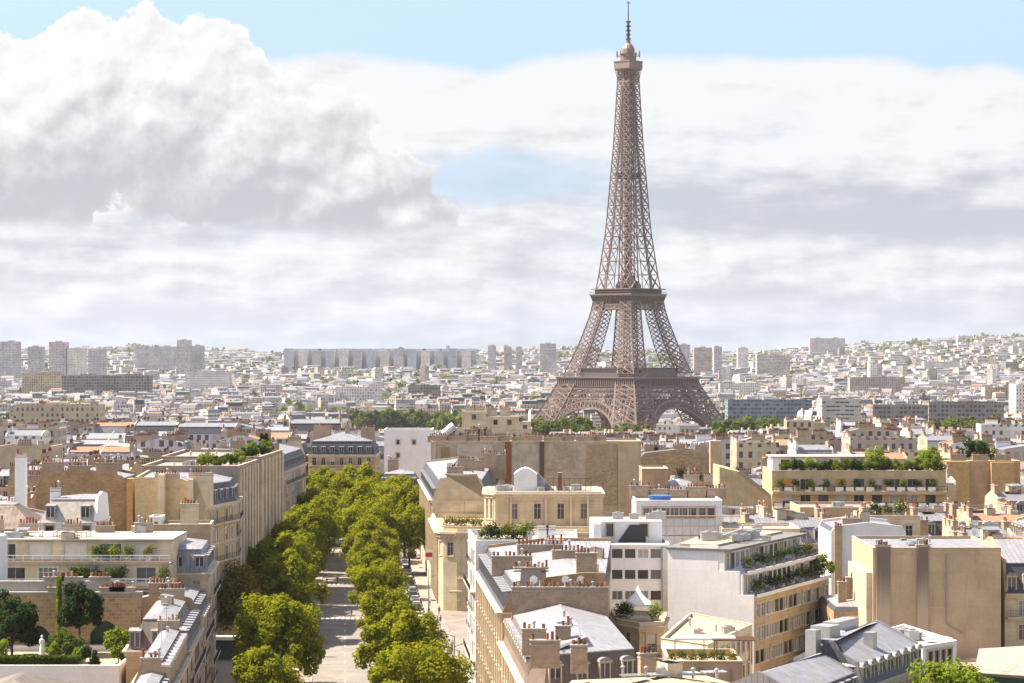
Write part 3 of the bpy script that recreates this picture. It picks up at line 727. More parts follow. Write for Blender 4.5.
# ------------------------------------------------------------------ vehicles and people
def car_parts(paint):
    def mk():
        b = MB(); g = MB()
        prof = [(-2.1, .35), (2.1, .35), (2.15, .7), (1.95, .82), (1.1, .92), (-1.75, .95), (-2.12, .85)]
        b.extr([(x, -.86, z) for x, z in prof], (0, 1.72, 0))
        roof = [(-1.25, 1.40), (.35, 1.42)]; lo = [(-1.7, .95), (1.05, .92)]
        def q(p, w): return [(p[0], -w, p[1]), (p[0], w, p[1])]
        A, B_, C, D = q(lo[0], .82), q(lo[1], .82), q(roof[1], .62), q(roof[0], .62)
        g.face([A[0], B_[0], C[0], D[0]]); g.face([B_[1], A[1], D[1], C[1]]); g.face([B_[0], B_[1], C[1], C[0]]); g.face([A[1], A[0], D[0], D[1]])
        r = MB(); r.box(-1.3, .4, -.64, .64, 1.40, 1.455); b.f += r.f; b.m += r.m
        w = MB(); 
        for k in range(12):
            a0, a1 = 2 * pi * k / 12, 2 * pi * (k + 1) / 12; R = .32
            w.face([(R * cos(a0), -.1, R * sin(a0)), (R * cos(a1), -.1, R * sin(a1)), (R * cos(a1), .1, R * sin(a1)), (R * cos(a0), .1, R * sin(a0))])
        for y, s_ in ((-.1, 1), (.1, -1)):
            w.face([(R * cos(2 * pi * k / 12 * s_), y, R * sin(2 * pi * k / 12 * s_)) for k in range(12)])
            w.face([(R * .55 * cos(2 * pi * k / 12 * s_), y * 1.06, R * .55 * sin(2 * pi * k / 12 * s_)) for k in range(12)], 1)
        return b.mesh('body', [paint]), g.mesh('window', ['glass']), w.mesh('wheel', ['tyre', 'metal'])
    return cached(('car', paint), mk)
def car(label, paint, x, y, ang, z=0.0, group=None, name='parked_car', cat='car', sc=(1, 1, 1)):
    t = thing(name, label, cat, x, y, z, ang, group); t.scale = sc; b, g, w = car_parts(paint)
    put('body', b, t); put('window', g, t)
    for a in (-1.3, 1.3):
        for c in (-.8, .8): put('wheel', w, t, (a, c, .32))
    return t
def person(label, x, y, z, ang, top, trousers, stride=.25, arm=.2):
    V = [(0, 0, .95), (0, 0, 1.2), (0, 0, 1.42), (0, .02, 1.52), (0, .03, 1.66), (.1, 0, .9), (.11, stride * .5, .5), (.11, stride - .02, .08), (.11, stride + .14, .03),
         (-.1, 0, .9), (-.11, -stride * .2, .5), (-.11, -stride, .1), (-.11, -stride + .15, .04), (.2, 0, 1.4), (.25, -arm, 1.13), (.25, -arm + .1, .88), (-.2, 0, 1.4), (-.25, arm, 1.13), (-.25, arm + .12, .9)]
    E = [(0, 1), (1, 2), (2, 3), (3, 4), (0, 5), (5, 6), (6, 7), (7, 8), (0, 9), (9, 10), (10, 11), (11, 12), (2, 13), (13, 14), (14, 15), (2, 16), (16, 17), (17, 18)]
    R = [.14, .14, .13, .06, .11, .1, .07, .05, .04, .1, .07, .05, .04, .07, .045, .035, .07, .045, .035]
    me = bpy.data.meshes.new('person'); me.from_pydata(V, E, []); o = bpy.data.objects.new('person_tmp', me); COL.objects.link(o)
    md = o.modifiers.new('s', 'SKIN'); o.modifiers.new('u', 'SUBSURF').levels = 1
    for i, r in enumerate(R): me.skin_vertices[0].data[i].radius = (r, r * .85)
    me.skin_vertices[0].data[0].use_root = True
    dg = bpy.context.evaluated_depsgraph_get(); m2 = bpy.data.meshes.new_from_object(o.evaluated_get(dg)); bpy.data.objects.remove(o)
    m2.name = 'person'
    for mt in (top, trousers, 'skin'): m2.materials.append(MAT[mt])
    for p in m2.polygons:
        c = p.center; p.material_index = 1 if c.z < .97 else (2 if c.z > 1.5 or (abs(c.x) > .2 and c.z < .98) else 0); p.use_smooth = True
    o = put('person', m2, None, (x, y, z), ang); tag(o, label, 'person')
    h = MB(); h.lathe(0, .02, [(.118, 1.64), (.12, 1.72), (.08, 1.79), (0, 1.81)], 8); h.build('hair', ['trellis'], o)
    return o
flat('skin', (.45, .27, .19), .6)
# ------------------------------------------------------------------ the iron tower
def lerp_tab(t, z):
    for (a, va), (b, vb) in zip(t, t[1:]):
        if z <= b: return va + (vb - va) * (z - a) / (b - a)
    return t[-1][1]
def build_tower():
    D = 1680.0; cx = X(628.3, D); gz = -25.0
    root = thing('lattice_tower', 'tall brown wrought-iron lattice tower with four arched legs, rising above the city rooftops', 'tower', cx, D, gz, radians(45 + 1.6))
    HT = [(0, 61), (32, 44.6), (52, 35.2), (57, 33), (63, 30.2), (80, 24.4), (101, 18.6), (116, 16.4), (122, 15.2), (159, 11.1), (197, 8.7), (217, 7.4), (234, 6.6), (263, 5.3), (277, 4.9)]
    WT = [(0, 25), (30, 20), (57, 15.5), (63, 13.2), (101, 10.2), (116, 9.4), (122, 8.0), (159, 7.0), (190, 6.3), (277, 4.6)]
    h = lambda z: lerp_tab(HT, z); w = lambda z: lerp_tab(WT, z)
    def leg(sx, sy, levels, r1, r2, fine):
        b = MB()
        def cor(z): H, w_ = h(z), min(w(z), h(z) * 1.0); return [(sx * H, sy * H, z), (sx * (H - w_), sy * H, z), (sx * (H - w_), sy * (H - w_), z), (sx * H, sy * (H - w_), z)]
        for z0, z1 in zip(levels, levels[1:]):
            A, C = [Vector(p) for p in cor(z0)], [Vector(p) for p in cor(z1)]
            for i in range(4):
                j = (i + 1) % 4
                q_ = 1.0 if i in (0, 3) else .55
                b.bar(A[i], C[i], r1 if i != 2 else r1 * .7); b.bar(C[i], C[j], r2 * q_); b.bar(A[i], C[j], r2 * q_); b.bar(A[j], C[i], r2 * q_)
                if fine:
                    m = [(A[i] + C[i]) / 2, (A[j] + C[j]) / 2, (A[i] + A[j]) / 2, (C[i] + C[j]) / 2]; ff = r2 * .6
                    b.bar(m[0], m[2], ff); b.bar(m[2], m[1], ff); b.bar(m[1], m[3], ff); b.bar(m[3], m[0], ff); b.bar(m[0], m[1], ff)
        return b
    lv1 = [0, 10, 19, 27.5, 35.5, 43, 49.5, 55.5]
    lv2 = [60, 66.5, 73, 79.5, 86, 92, 98, 104, 110]
    for sx, sy in ((-1, -1), (1, -1), (1, 1), (-1, 1)):
        b = leg(sx, sy, lv1, .85, .5, True); c = leg(sx, sy, lv2, .62, .38, True); b.f += c.f; b.m += c.m
        # masonry foot
        H, w_ = h(0), w(0); b.box(min(sx * (H + 2), sx * (H - w_ - 2)), max(sx * (H + 2), sx * (H - w_ - 2)), min(sy * (H + 2), sy * (H - w_ - 2)), max(sy * (H + 2), sy * (H - w_ - 2)), -1, 2, 1)
        b.build('leg', ['tower_iron', 'stone'], root)
    # arches and frieze on each face
    for k in range(4):
        a = k * pi / 2
        def T(x, y, z): return Vector((x * cos(a) - y * sin(a), x * sin(a) + y * cos(a), z))
        def FP(x, z): return T(x, -h(max(0, z)) + .2, z)
        b = MB(); n = 30; R0, R1 = 39.6, 35.6; zc = 3.0
        prev = None
        for i in range(n + 1):
            t = pi * (i / n); x0, z0 = R0 * cos(t), zc + R0 * sin(t) * .98; x1, z1 = R1 * cos(t), zc + R1 * sin(t) * .96
            p, q = FP(x0, z0), FP(x1, z1)
            for off in (0, 3.0):
                o = T(0, off, 0); P_, Q_ = p + o, q + o
                if prev: b.bar(prev[off][0], P_, .8); b.bar(prev[off][1], Q_, .8); b.bar(prev[off][0], Q_, .35); b.bar(prev[off][1], P_, .35)
                b.bar(P_, Q_, .3)
                if off == 0: cur = {}
                cur[off] = (P_, Q_)
            b.bar(cur[0][1], cur[3.0][1], .3)
            prev = cur
        b.build('arch', ['tower_iron'], root)
        # spandrel and frieze
        b = MB()
        for zz in (43.2, 46.6, 50.0):
            e = h(zz); b.bar(FP(-e, zz), FP(e, zz), .42)
        for lo, hi, st in ((43.2, 46.6, 3.0), (46.6, 50.0, 1.7)):
            e = h(lo) - .5; m_ = int(2 * e / st)
            for i in range(m_):
                x = -e + i * st; b.bar(FP(x, lo), FP(x + st, hi), .2); b.bar(FP(x + st, lo), FP(x, hi), .2)
        for i in range(-9, 10):
            x = i * 4.0; za = zc + sqrt(max(0, R0 * R0 - x * x)) * .98
            if 43.2 - za > 1: b.bar(FP(x, za), FP(x, 43.2), .22)
            x2 = x + 4; zb = zc + sqrt(max(0, R0 * R0 - min(R0, abs(x2)) ** 2)) * .98
            if 43.2 - za > 2 and 43.2 - zb > 1.0: b.bar(FP(x, za + .3), FP(x2, 43.2), .18); b.bar(FP(x, 43.2), FP(x2, zb), .18)
        b.build('frieze', ['tower_iron'], root)
    # first platform
    p1 = thing_part('first_platform', root)
    b = MB(); q = 35.6
    for hh, z0, z1 in ((34.2, 50.3, 51.2), (34.8, 51.2, 51.9), (35.6, 56.6, 57.4), (36.0, 57.4, 57.9)):
        ring(b, hh, hh - 14, z0, z1)
    b.build('deck', ['tower_iron'], p1)
    b = MB(); ring(b, 34.4, 33.6, 51.9, 56.6); b.build('gallery_wall', ['tower_dark'], p1)
    for k in range(4):
        a = k * pi / 2; b = MB()
        for i in range(41):
            x = -34.8 + i * 69.6 / 40; b.box(x - .28, x + .28, -35.3, -34.42, 51.9, 56.6)
        for i in range(60): x = -35.9 + i * 71.8 / 59; b.bar((x, -35.9, 57.9), (x, -35.9, 60.6), .08)
        b.box(-36, 36, -36.0, -35.8, 60.5, 60.75); b.box(-36, 36, -36.0, -35.85, 59.0, 59.15)
        b.build('colonnade', ['tower_iron'], p1, ang=a)
    b = MB()
    for k in range(4):
        a = k * pi / 2; c, s_ = cos(a), sin(a)
        def R(x, y): return (c * x - s_ * y, s_ * x + c * y)
        b.prism([R(-17, -30), R(17, -30), R(17, -20), R(-17, -20)], 57.9, 63.2, 1, top=0)
        b.prism([R(-18, -31), R(18, -31), R(18, -19), R(-18, -19)], 63.2, 63.9, 0)
    b.build('pavilion', ['tower_dark', 'glass'], p1)
    # second platform
    p2 = thing_part('second_platform', root)
    b = MB(); ring(b, 17.6, 7, 104.4, 105.2); ring(b, 17.2, 7, 107.6, 108.2); ring(b, 18.8, 6, 113.6, 114.4); ring(b, 19.2, 5, 114.4, 115.2); ring(b, 18.3, 6, 118.2, 118.9); b.build('deck', ['tower_iron'], p2)
    b = MB(); ring(b, 16.6, 16.2, 108.2, 113.6); ring(b, 16.4, 15.9, 115.2, 118.2); flare(b, 16.9, 108.2, 18.6, 113.6); b.build('gallery_wall', ['tower_dark'], p2)
    for k in range(4):
        b = MB()
        for i in range(25):
            x = -17.6 + i * 35.2 / 24; b.bar((x * .96, -17.0, 108.2), (x * 1.05, -18.9, 114.4), .22); 
        for i in range(24):
            x = -17 + i * 34 / 24; b.bar((x, -17.3, 105.2), (x + 34 / 24, -17.3, 107.6), .16); b.bar((x + 34 / 24, -17.3, 105.2), (x, -17.3, 107.6), .16)
        for i in range(24): x = -18.9 + i * 37.8 / 23; b.bar((x, -18.9, 115.2), (x, -18.9, 116.6), .07)
        b.box(-19, 19, -19, -18.85, 116.6, 116.8); b.build('railing', ['tower_iron'], p2, ang=k * pi / 2)
    b = MB(); b.lathe(0, 0, [(9, 118.9), (9, 121.5), (7.5, 123.5), (5, 125), (4, 128), (0, 129)], 12); b.build('lift_house', ['tower_dark'], p2)
    # upper shaft
    lv3 = [118]; z = 118.0
    while z < 268: z += max(5.2, h(z) * .66); lv3.append(min(z, 272))
    b = MB()
    for sx, sy in ((-1, -1), (1, -1), (1, 1), (-1, 1)): c = leg(sx, sy, lv3, .55, .33, False); b.f += c.f
    for z0, z1 in zip(lv3, lv3[1:]):
        for k in range(4):
            a = k * pi / 2
            def T(x, y, z): return Vector((x * cos(a) - y * sin(a), x * sin(a) + y * cos(a), z))
            g0, g1 = max(.1, h(z0) - w(z0)), max(.1, h(z1) - w(z1))
            b.bar(T(-g1, -h(z1), z1), T(g1, -h(z1), z1), .24)
            if g0 < 5: b.bar(T(-g0, -h(z0), z0), T(g1, -h(z1), z1), .2); b.bar(T(g0, -h(z0), z0), T(-g1, -h(z1), z1), .2)
    b.m = [0] * len(b.f); b.build('shaft', ['tower_iron'], root)
    b = MB(); r = 1.7; z = 118.0
    while z < 268:
        z1 = z + 3.6
        for i in range(4):
            c0 = [(-r, -r), (r, -r), (r, r), (-r, r)]; p, q = c0[i], c0[(i + 1) % 4]
            b.bar((p[0], p[1], z), (p[0], p[1], z1), .3); b.bar((p[0], p[1], z), (q[0], q[1], z1), .2); b.bar((q[0], q[1], z), (p[0], p[1], z1), .2)
        z = z1
    ring(b, 6.2, 3.5, 195.5, 196.6); ring(b, 6.4, 6.2, 196.6, 199.2)
    b.build('lift_shaft', ['tower_dark'], root)
    # summit
    s3 = thing_part('summit', root)
    b = MB(); ring(b, 5.6, .1, 262, 263); ring(b, 6.6, .1, 270.5, 271.5); ring(b, 7.0, .1, 271.5, 276.2); ring(b, 7.3, .1, 276.2, 277)
    for k in range(4):
        for i in range(9): x = -6 + i * 1.5; c, s_ = cos(k * pi / 2), sin(k * pi / 2); p = (x * .8, -5.3); q = (x, -6.9); b.bar((c * p[0] - s_ * p[1], s_ * p[0] + c * p[1], 263), (c * q[0] - s_ * q[1], s_ * q[0] + c * q[1], 271), .2)
    b.build('gallery', ['tower_iron'], s3)
    b = MB(); b.lathe(0, 0, [(5.6, 277), (5.6, 281.5), (6.2, 281.6), (6.2, 282.4), (4.6, 282.6), (4.4, 285.5), (3.2, 288), (1.6, 289.5), (1.5, 292), (0, 292.5)], 14)
    for i in range(10): a = i * 2 * pi / 10; b.bar((5.8 * cos(a), 5.8 * sin(a), 280), (8.6 * cos(a), 8.6 * sin(a), 281.5), .2); b.bar((8.2 * cos(a), 8.2 * sin(a), 279.5), (8.2 * cos(a), 8.2 * sin(a), 284), .28)
    b.build('cabin', ['tower_iron'], s3)
    b = MB(); b.bar((0, 0, 288), (0, 0, 305), 1.1, 8, r2=.75); b.bar((0, 0, 305), (0, 0, 319), .45, 6, r2=.3); b.bar((-1.6, 0, 317.5), (1.6, 0, 317.5), .25); b.bar((0, -1.6, 317.5), (0, 1.6, 317.5), .25)
    for z in (292, 295, 298, 301, 304): b.lathe(0, 0, [(1.8, z), (1.8, z + .8), (.6, z + 1)], 8)
    b.build('mast', ['tower_dark'], s3)
def flare(b, r0, z0, r1, z1):
    o = [(-r0, -r0), (r0, -r0), (r0, r0), (-r0, r0)]; n = [(-r1, -r1), (r1, -r1), (r1, r1), (-r1, r1)]
    for i in range(4): j = (i + 1) % 4; b.face([(*o[i], z0), (*o[j], z0), (*n[j], z1), (*n[i], z1)])
def thing_part(name, root):
    o = bpy.data.objects.new(name, None); COL.objects.link(o); o.parent = root; return o
def ring(b, R, r, z0, z1, mi=0):
    o = [(-R, -R), (R, -R), (R, R), (-R, R)]; n = [(-r, -r), (r, -r), (r, r), (-r, r)]
    for i in range(4):
        j = (i + 1) % 4
        b.face([(*o[i], z0), (*o[j], z0), (*o[j], z1), (*o[i], z1)], mi); b.face([(*n[j], z0), (*n[i], z0), (*n[i], z1), (*n[j], z1)], mi)
        b.face([(*o[i], z1), (*o[j], z1), (*n[j], z1), (*n[i], z1)], mi); b.face([(*o[j], z0), (*o[i], z0), (*n[i], z0), (*n[j], z0)], mi)
# ------------------------------------------------------------------ ground, avenue
def make_ground():
    ys = [-200, 0, 100, 200, 400, 600, 800] + [850 + 25 * i for i in range(36)] + [1800 + 200 * i for i in range(60)]
    mb = MB(); nx = 60
    for a, b in zip(ys, ys[1:]):
        for i in range(nx):
            x0, x1 = -4600 + 9200 * i / nx, -4600 + 9200 * (i + 1) / nx
            mb.face([(x0, a, ground(x0, a)), (x1, a, ground(x1, a)), (x1, b, ground(x1, b)), (x0, b, ground(x0, b))])
    kind(mb.build('ground', ['earth']), 'structure')
make_ground()
def strip(name, s0, s1, w0, w1, z, mat, h=0):
    m = MB(); pts = [av(s0, w0), av(s0, w1), av(s1, w1), av(s1, w0)]
    if h: m.prism(pts, z, z + h, 0, bottom=False)
    else: m.face([(p[0], p[1], z) for p in pts])
    return kind(m.build(name, [mat]), 'structure')
strip('road', 150, 760, -4.9, 4.9, .004, 'asphalt')
strip('side_road', 150, 760, 12.2, 15.3, .004, 'asphalt'); strip('side_road', 150, 760, -16.0, -12.6, .004, 'asphalt')
# verges between the carriageways, with kerbs (cut by the crossings)
for s0, s1 in ((150, 372), (380, 452), (462, 590), (600, 690)):
    for w0, w1 in ((5.0, 12.1), (-12.5, -5.0)):
        strip('pavement', s0, s1, w0 + .2, w1 - .2, .0, 'paving', .13); strip('kerb', s0, s1, w0, w0 + .2, 0, 'kerb_stone', .14); strip('kerb', s0, s1, w1 - .2, w1, 0, 'kerb_stone', .14)
strip('pavement', 150, 760, 15.5, 18.6, 0, 'paving', .13); strip('kerb', 150, 760, 15.3, 15.5, 0, 'kerb_stone', .14)
strip('pavement', 150, 345, -18.6, -16.2, 0, 'paving', .13); strip('pavement', 400, 470, -18.6, -16.2, 0, 'paving', .13)
strip('side_street', 357, 462, 18.6, 90, .008, 'asphalt'); strip('side_street', 354, 398, -90, -18.6, .008, 'asphalt')
m = MB()
def rq(s0, s1, w0, w1):
    m.face([(*av(s0, w0), .012), (*av(s0, w1), .012), (*av(s1, w1), .012), (*av(s1, w0), .012)])
for s_ in (453, 521, 610):
    for i in range(10): w = -4.5 + i * .95; rq(s_, s_ + 3.6, w, w + .5)
for i in range(30):
    s_ = 290 + i * 11
    if not any(abs(s_ - q) < 8 for q in (453, 521, 610)): rq(s_, s_ + 3, -.07, .07)
kind(m.build('road_markings', ['road_paint']), 'structure')

# ------------------------------------------------------------------ avenue trees
PL = [tree_parts(('plane', k), 16.0, 6.4, 6.9, 15000, .50, 'leaf_plane', 100 + k, clumps=58, cr=(1.0, 2.0)) for k in range(4)]
TR = []
def avtree(s, w, sc, label, k=None, z=0):
    x, y = av(s, w); i = len(TR); TR.append((x, y))
    tree('plane_tree', label, x, y, z, PL[(i if k is None else k) % 4], sc, i * 1.9, 'plane trees along the avenue')
ORD = ['nearest', 'second', 'third', 'fourth', 'fifth', 'sixth', 'seventh', 'eighth', 'ninth', 'tenth', 'eleventh', 'twelfth', 'thirteenth', 'fourteenth', 'fifteenth', 'sixteenth', 'seventeenth', 'eighteenth', 'nineteenth', 'twentieth']
LS = [(313, -9.9, .74), (340, -9.8, 1.0), (364, -10.4, .86), (420, -9.6, .96), (444, -12.5, 1.0), (474, -9.8, .95), (503, -10, .95), (530, -7.4, 1.05), (558, -6.2, 1.05), (590, -7, 1.05)]
for i, (s, w, sc) in enumerate(LS): avtree(s, w, sc, 'leafy green plane tree, %s from the camera in the row along the road\'s left side' % ORD[i])
RS = [(300, 9.4, .92), (331, 7.6, .95), (352, 7.6, .72), (386, 6.9, .78), (432, 5.9, .82), (460, 5.9, .80), (488, 5.8, .86), (516, 5.8, .95), (545, 5.0, 1.1), (575, 4.6, 1.15)]
for i, (s, w, sc) in enumerate(RS): avtree(s, w, sc, 'leafy green plane tree, %s from the camera in the row along the road\'s right side' % ORD[i])
BK = [(628, -11, 1.1), (625, -3, 1.15), (622, 8, 1.15), (640, -6, 1.2), (645, 3, 1.25), (640, 14, 1.1), (545, -12, .9), (590, 14.5, 1.1), (545, 14.5, .95), (590, -13, 1.0)]
for i, (s, w, sc) in enumerate(BK): avtree(s, w, sc, 'tall green plane tree massed at the far end of the avenue, %s by distance' % ORD[i])
LO = [(412, -17.6, .95), (440, -13.8, .9), (464, -12.2, .95), (490, -11.5, .95)]
TA = tree_parts(('autumn',), 14, 5.2, 6, 10000, .48, 'leaf_autumn', 301, clumps=44)
for i, (s, w, sc) in enumerate(LO):
    x, y = av(s, w)
    tree('plane_tree', ('brownish plane tree against the left facades just past the side street' if i == 0 else 'green plane tree close against the left blank facades, %s past the brownish one' % ('first', 'second', 'third')[i - 1]), x, y, 0, TA if i == 0 else PL[i], sc, i, 'trees close to the left facades')

# ------------------------------------------------------------------ street things
cars = [(386 + i * 5.9 + (8 if i > 9 else 0) + (i * 37 % 5) * .25, 13.9, ('car_black', 'car_silver', 'car_grey', 'car_white', 'car_blue', 'car_black', 'car_silver', 'car_black', 'car_red', 'car_grey', 'car_white', 'car_black')[i % 12]) for i in range(30)]
for i, (s, w, c) in enumerate(cars):
    x, y = av(s, w); car('%s car parked in the right side lane, number %d counting away from the camera' % (c[4:], i + 1), c, x, y, radians(90 + 3.95), group='cars parked in the side lane')
for i, (s, w, c) in enumerate([(312, -14.3, 'car_silver'), (320, -14.3, 'car_white'), (328, -14.4, 'car_black'), (336, -14.3, 'car_grey'), (346, -14.3, 'car_blue')]):
    x, y = av(s, w); car('%s car parked in the shaded left side lane' % c[4:], c, x, y, radians(90 + 3.95), group='cars parked in the shaded left lane')
x, y = av(379, 14.0)
def van(x, y):
    t = thing('delivery_van', 'tall white delivery van at the near end of the cars in the right side lane', 'van', x, y, 0, radians(93.95))
    b = MB(); b.extr([(px_, -.98, z) for px_, z in ((-2.6, .35), (2.7, .35), (2.75, 1.2), (2.0, 1.45), (1.35, 2.5), (-2.6, 2.55))], (0, 1.96, 0)); b.build('body', ['car_white'], t)
    g = MB(); g.face([(2.02, -.85, 1.48), (2.02, .85, 1.48), (1.42, .85, 2.42), (1.42, -.85, 2.42)]); g.build('windscreen', ['glass'], t, (.03, 0, 0))
    for a in (-1.7, 1.8):
        for c in (-.9, .9): put('wheel', car_parts('car_white')[2], t, (a, c, .36), scale=1.1)
van(x, y)
P_ = [(523, -1.6, 'car_blue', 'car_black', 'person in dark blue crossing the road on the zebra crossing', 1.2), (455, 1.2, 'car_black', 'car_grey', 'person in black walking over the nearer zebra crossing', 1.4), (524, -3.9, 'canvas', 'car_blue', 'person in a pale top at the left end of the zebra crossing', -1.2), (560, 1.6, 'car_red', 'car_black', 'person in red standing far up the roadway', .2)]
for i in range(7): P_.append((474 - i * 13 - (i % 3) * 3, 16.6 + (i * 7 % 4) * .4, ('car_white', 'car_black', 'car_blue', 'canvas', 'car_red', 'car_grey', 'car_black')[i], ('car_blue', 'car_black')[i % 2], 'pedestrian in %s on the right pavement, %s counting from the round-cornered hotel' % (('white', 'black', 'dark blue', 'cream', 'red', 'grey', 'black')[i], ('first', 'second', 'third', 'fourth', 'fifth', 'sixth', 'seventh')[i]), 3.1 * (i % 2)))
for s, w, a, b_, lab, an in P_:
    x, y = av(s, w); person(lab, x, y, .01 if abs(w) < 5 else .13, an, a, b_)
def lamp(x, y, label, h=8.5, z=.13):
    t = thing('street_lamp', label, 'street lamp', x, y, z, group='tall street lamps on the right pavement')
    m = MB(); m.lathe(0, 0, [(.22, 0), (.2, 1.0), (.1, 1.3), (.07, h), (0, h)], 8); m.build('pole', ['green_paint'], t)
    m = MB(); m.bar((0, 0, h - .1), (-1.3, 0, h + .35), .05); m.bar((0, 0, h - 1.6), (1.0, 0, h - 1.2), .04); m.build('arm', ['green_paint'], t)
    m = MB(); m.box(-1.9, -1.2, -.18, .18, h + .28, h + .46); m.box(.95, 1.45, -.14, .14, h - 1.24, h - 1.1); m.build('lantern', ['metal'], t)
for s, w, l in ((335, 15.8, 'slim street lamp on the right pavement, nearest to the camera'), (352, 15.9, 'slim street lamp on the right pavement, second from the camera'), (460, 15.9, 'slim street lamp by the corner of the round-cornered hotel')):
    x, y = av(s, w); lamp(x, y, l)
# kiosk with a flat sunlit canopy at the left corner
x, y = av(397, -19.6)
t = thing('street_kiosk', 'dark green kiosk with a flat sunlit canopy at the corner of the left side street', 'kiosk', x, y, 0)
m = MB(); m.box(-2.3, 2.3, -1.4, 1.4, 0, 2.9); m.build('cabin', ['green_paint'], t)
m = MB(); m.box(-3.3, 3.3, -2.2, 2.2, 3.2, 3.5); m.build('canopy', ['cream_paint'], t)
m = MB(); [m.bar((a, b, 0), (a, b, 3.2), .08) for a in (-3, 3) for b in (-2, 2)]; m.box(-2.0, 2.0, -1.2, 1.2, 2.9, 3.2); m.build('frame', ['green_paint'], t)
# red and white awning sign on the hotel front
# ------------------------------------------------------------------ the named buildings
def fpr(x0, x1, y0, y1): return [(x0, y0), (x1, y0), (x1, y1), (x0, y1)]
def avr(s0, s1, w0, w1): return [av(s0, w0), av(s0, w1), av(s1, w1), av(s1, w0)]

# ===== left front: hipped roof, garden podium
b = B('low_annex', 'low annex with a brown hipped roof at the bottom left below the garden wall', fpr(-62, X(60, 262), 262, 280))
b.walls(0, 11.2, [None] * 4, 'render_beige'); b.cornice(11.2, out=.5, h=.3); b.mansard(11.2, h1=.1, i1=.05, slope='zinc', top='brown_sheet', k=.4, h2max=2.4)
b = B('garden_podium', 'white-walled podium carrying a planted roof garden with hedge and statue', fpr(-80, -46.9, 288.5, 309))
b.walls(0, 11.8, [None] * 4, 'render_white'); b.flat(11.8, 'cream_roof', 'render_white', par=.75)
GZ = 11.8
# arched stone wall behind the garden
def arch_wall():
    d = 309.3; x0, x1 = -80.0, X(141, d)
    bb = B('garden_back_wall', 'old stone garden wall with dark pointed arches and red chimney pots on top', fpr(x0, x1, d, d + 1.2))
    m = MB()
    def col(xa, xb, za, zb): m.prism([(xa, d), (xb, d), (xb, d + 1.2), (xa, d + 1.2)], za, zb, 0)
    arches = [(X(40, d), 1.6, 15.0), (X(106, d), 2.1, 15.6)]
    cur = x0
    for xc, hw, zt in arches:
        col(cur, xc - hw, 0, 19.0)
        n = 8
        for i in range(n):
            a0, a1 = -hw + 2 * hw * i / n, -hw + 2 * hw * (i + 1) / n; f = lambda a: zt - 1.6 * (abs(a) / hw) ** 1.7
            pts = [(xc + a0, d, f(a0)), (xc + a1, d, f(a1)), (xc + a1, d, 19.0), (xc + a0, d, 19.0)]; m.extr(pts, (0, 1.2, 0))
        cur = xc + hw
    col(cur, x1, 0, 19.0)
    bb.wpart('wall', m, ['rubble'])
    m = MB(); m.prism([(x0, d - .15), (x1 + .1, d - .15), (x1 + .1, d + 1.35), (x0, d + 1.35)], 19.0, 19.3); m.prism([(x0, d + .9), (x1 - 3, d + .9), (x1 - 3, d + 1.9), (x0, d + 1.9)], 19.3, 20.6); bb.wpart('coping', m, ['concrete'])
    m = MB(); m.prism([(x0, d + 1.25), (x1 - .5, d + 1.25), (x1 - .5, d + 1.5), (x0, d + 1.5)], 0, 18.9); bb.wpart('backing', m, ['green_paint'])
    for xc, zt in ((X(60, d), 19.2), (X(112, d), 19.2), (X(122, d), 19.2)): bb.chimney(xc, d + .4, zt, 19.75, 3.2 if zt < 20 else 2, .6, 0, pots=6, mat='chimney_render')
    for xc in (X(52, d), X(70, d), X(98, d)): bb.chimney(xc, d + 1.4, 20.6, 21.0, 2.6, .6, 0, pots=5, mat='chimney_render')
arch_wall()
# garden plants
m = MB(); crownseg = random.Random(4)
def hedge():
    m = MB(); r = random.Random(5); x0, x1, y, z = X(0, 291) - 4, X(78, 291), 291.0, GZ
    m.box(x0, x1, y - .45, y + .45, z, z + 1.35)
    for _ in range(9000):
        x = r.uniform(x0 - .1, x1 + .1); f = r.random(); yy = y + r.uniform(-.6, .6); zz = z + 1.4 + r.uniform(-.1, .2) if f < .45 else z + r.uniform(0, 1.5)
        if f >= .45: yy = y - r.uniform(.42, .66)
        n = Vector((r.uniform(-1, 1), r.uniform(-1, .2), r.uniform(-.3, 1))).normalized(); a = n.cross(Vector((0, 0, 1))).normalized(); c = n.cross(a); s = r.uniform(.1, .22); p = Vector((x, yy, zz))
        m.face([p - a * s, p - c * s, p + a * s, p + c * s])
    o = m.build('hedge', ['leaf_mid']); tag(o, 'clipped green hedge along the front of the roof garden', 'hedge')
hedge()
GB = tree_parts(('laurel',), 5.9, 2.7, 2.7, 13000, .30, 'leaf_dark', 71, clumps=40, trunk=.16, cr=(.6, 1.0))
tree('round_evergreen', 'dark round clipped evergreen tree standing in front of the arched wall', X(80, 305), 305, GZ, tree_parts(('laurel2',), 8.8, 2.8, 2.9, 13000, .30, 'leaf_dark', 71, clumps=40, trunk=.16, cr=(.6, 1.0)), 1)
tree('dark_evergreen', 'large dark shaggy evergreen at the left edge of the roof garden', X(12, 303), 303, GZ, tree_parts(('yew',), 8.3, 3.4, 4.2, 15000, .32, 'leaf_dark', 72, clumps=60, trunk=.2, cr=(.6, 1.1)), 1)
tree('lime_shrub', 'bright yellow-green shrub at the right end of the roof garden', X(119, 297), 297, GZ, tree_parts(('limes',), 4.3, 1.6, 2.1, 5000, .26, 'leaf_lime', 73, clumps=22, trunk=.09, cr=(.4, .8)), 1)
tree('green_shrub', 'loose light-green bush in front of the round evergreen', X(66, 298), 298, GZ, tree_parts(('gsh',), 3.6, 2.3, 1.9, 6000, .26, 'leaf_mid', 74, clumps=30, trunk=.09, cr=(.4, .8)), 1)
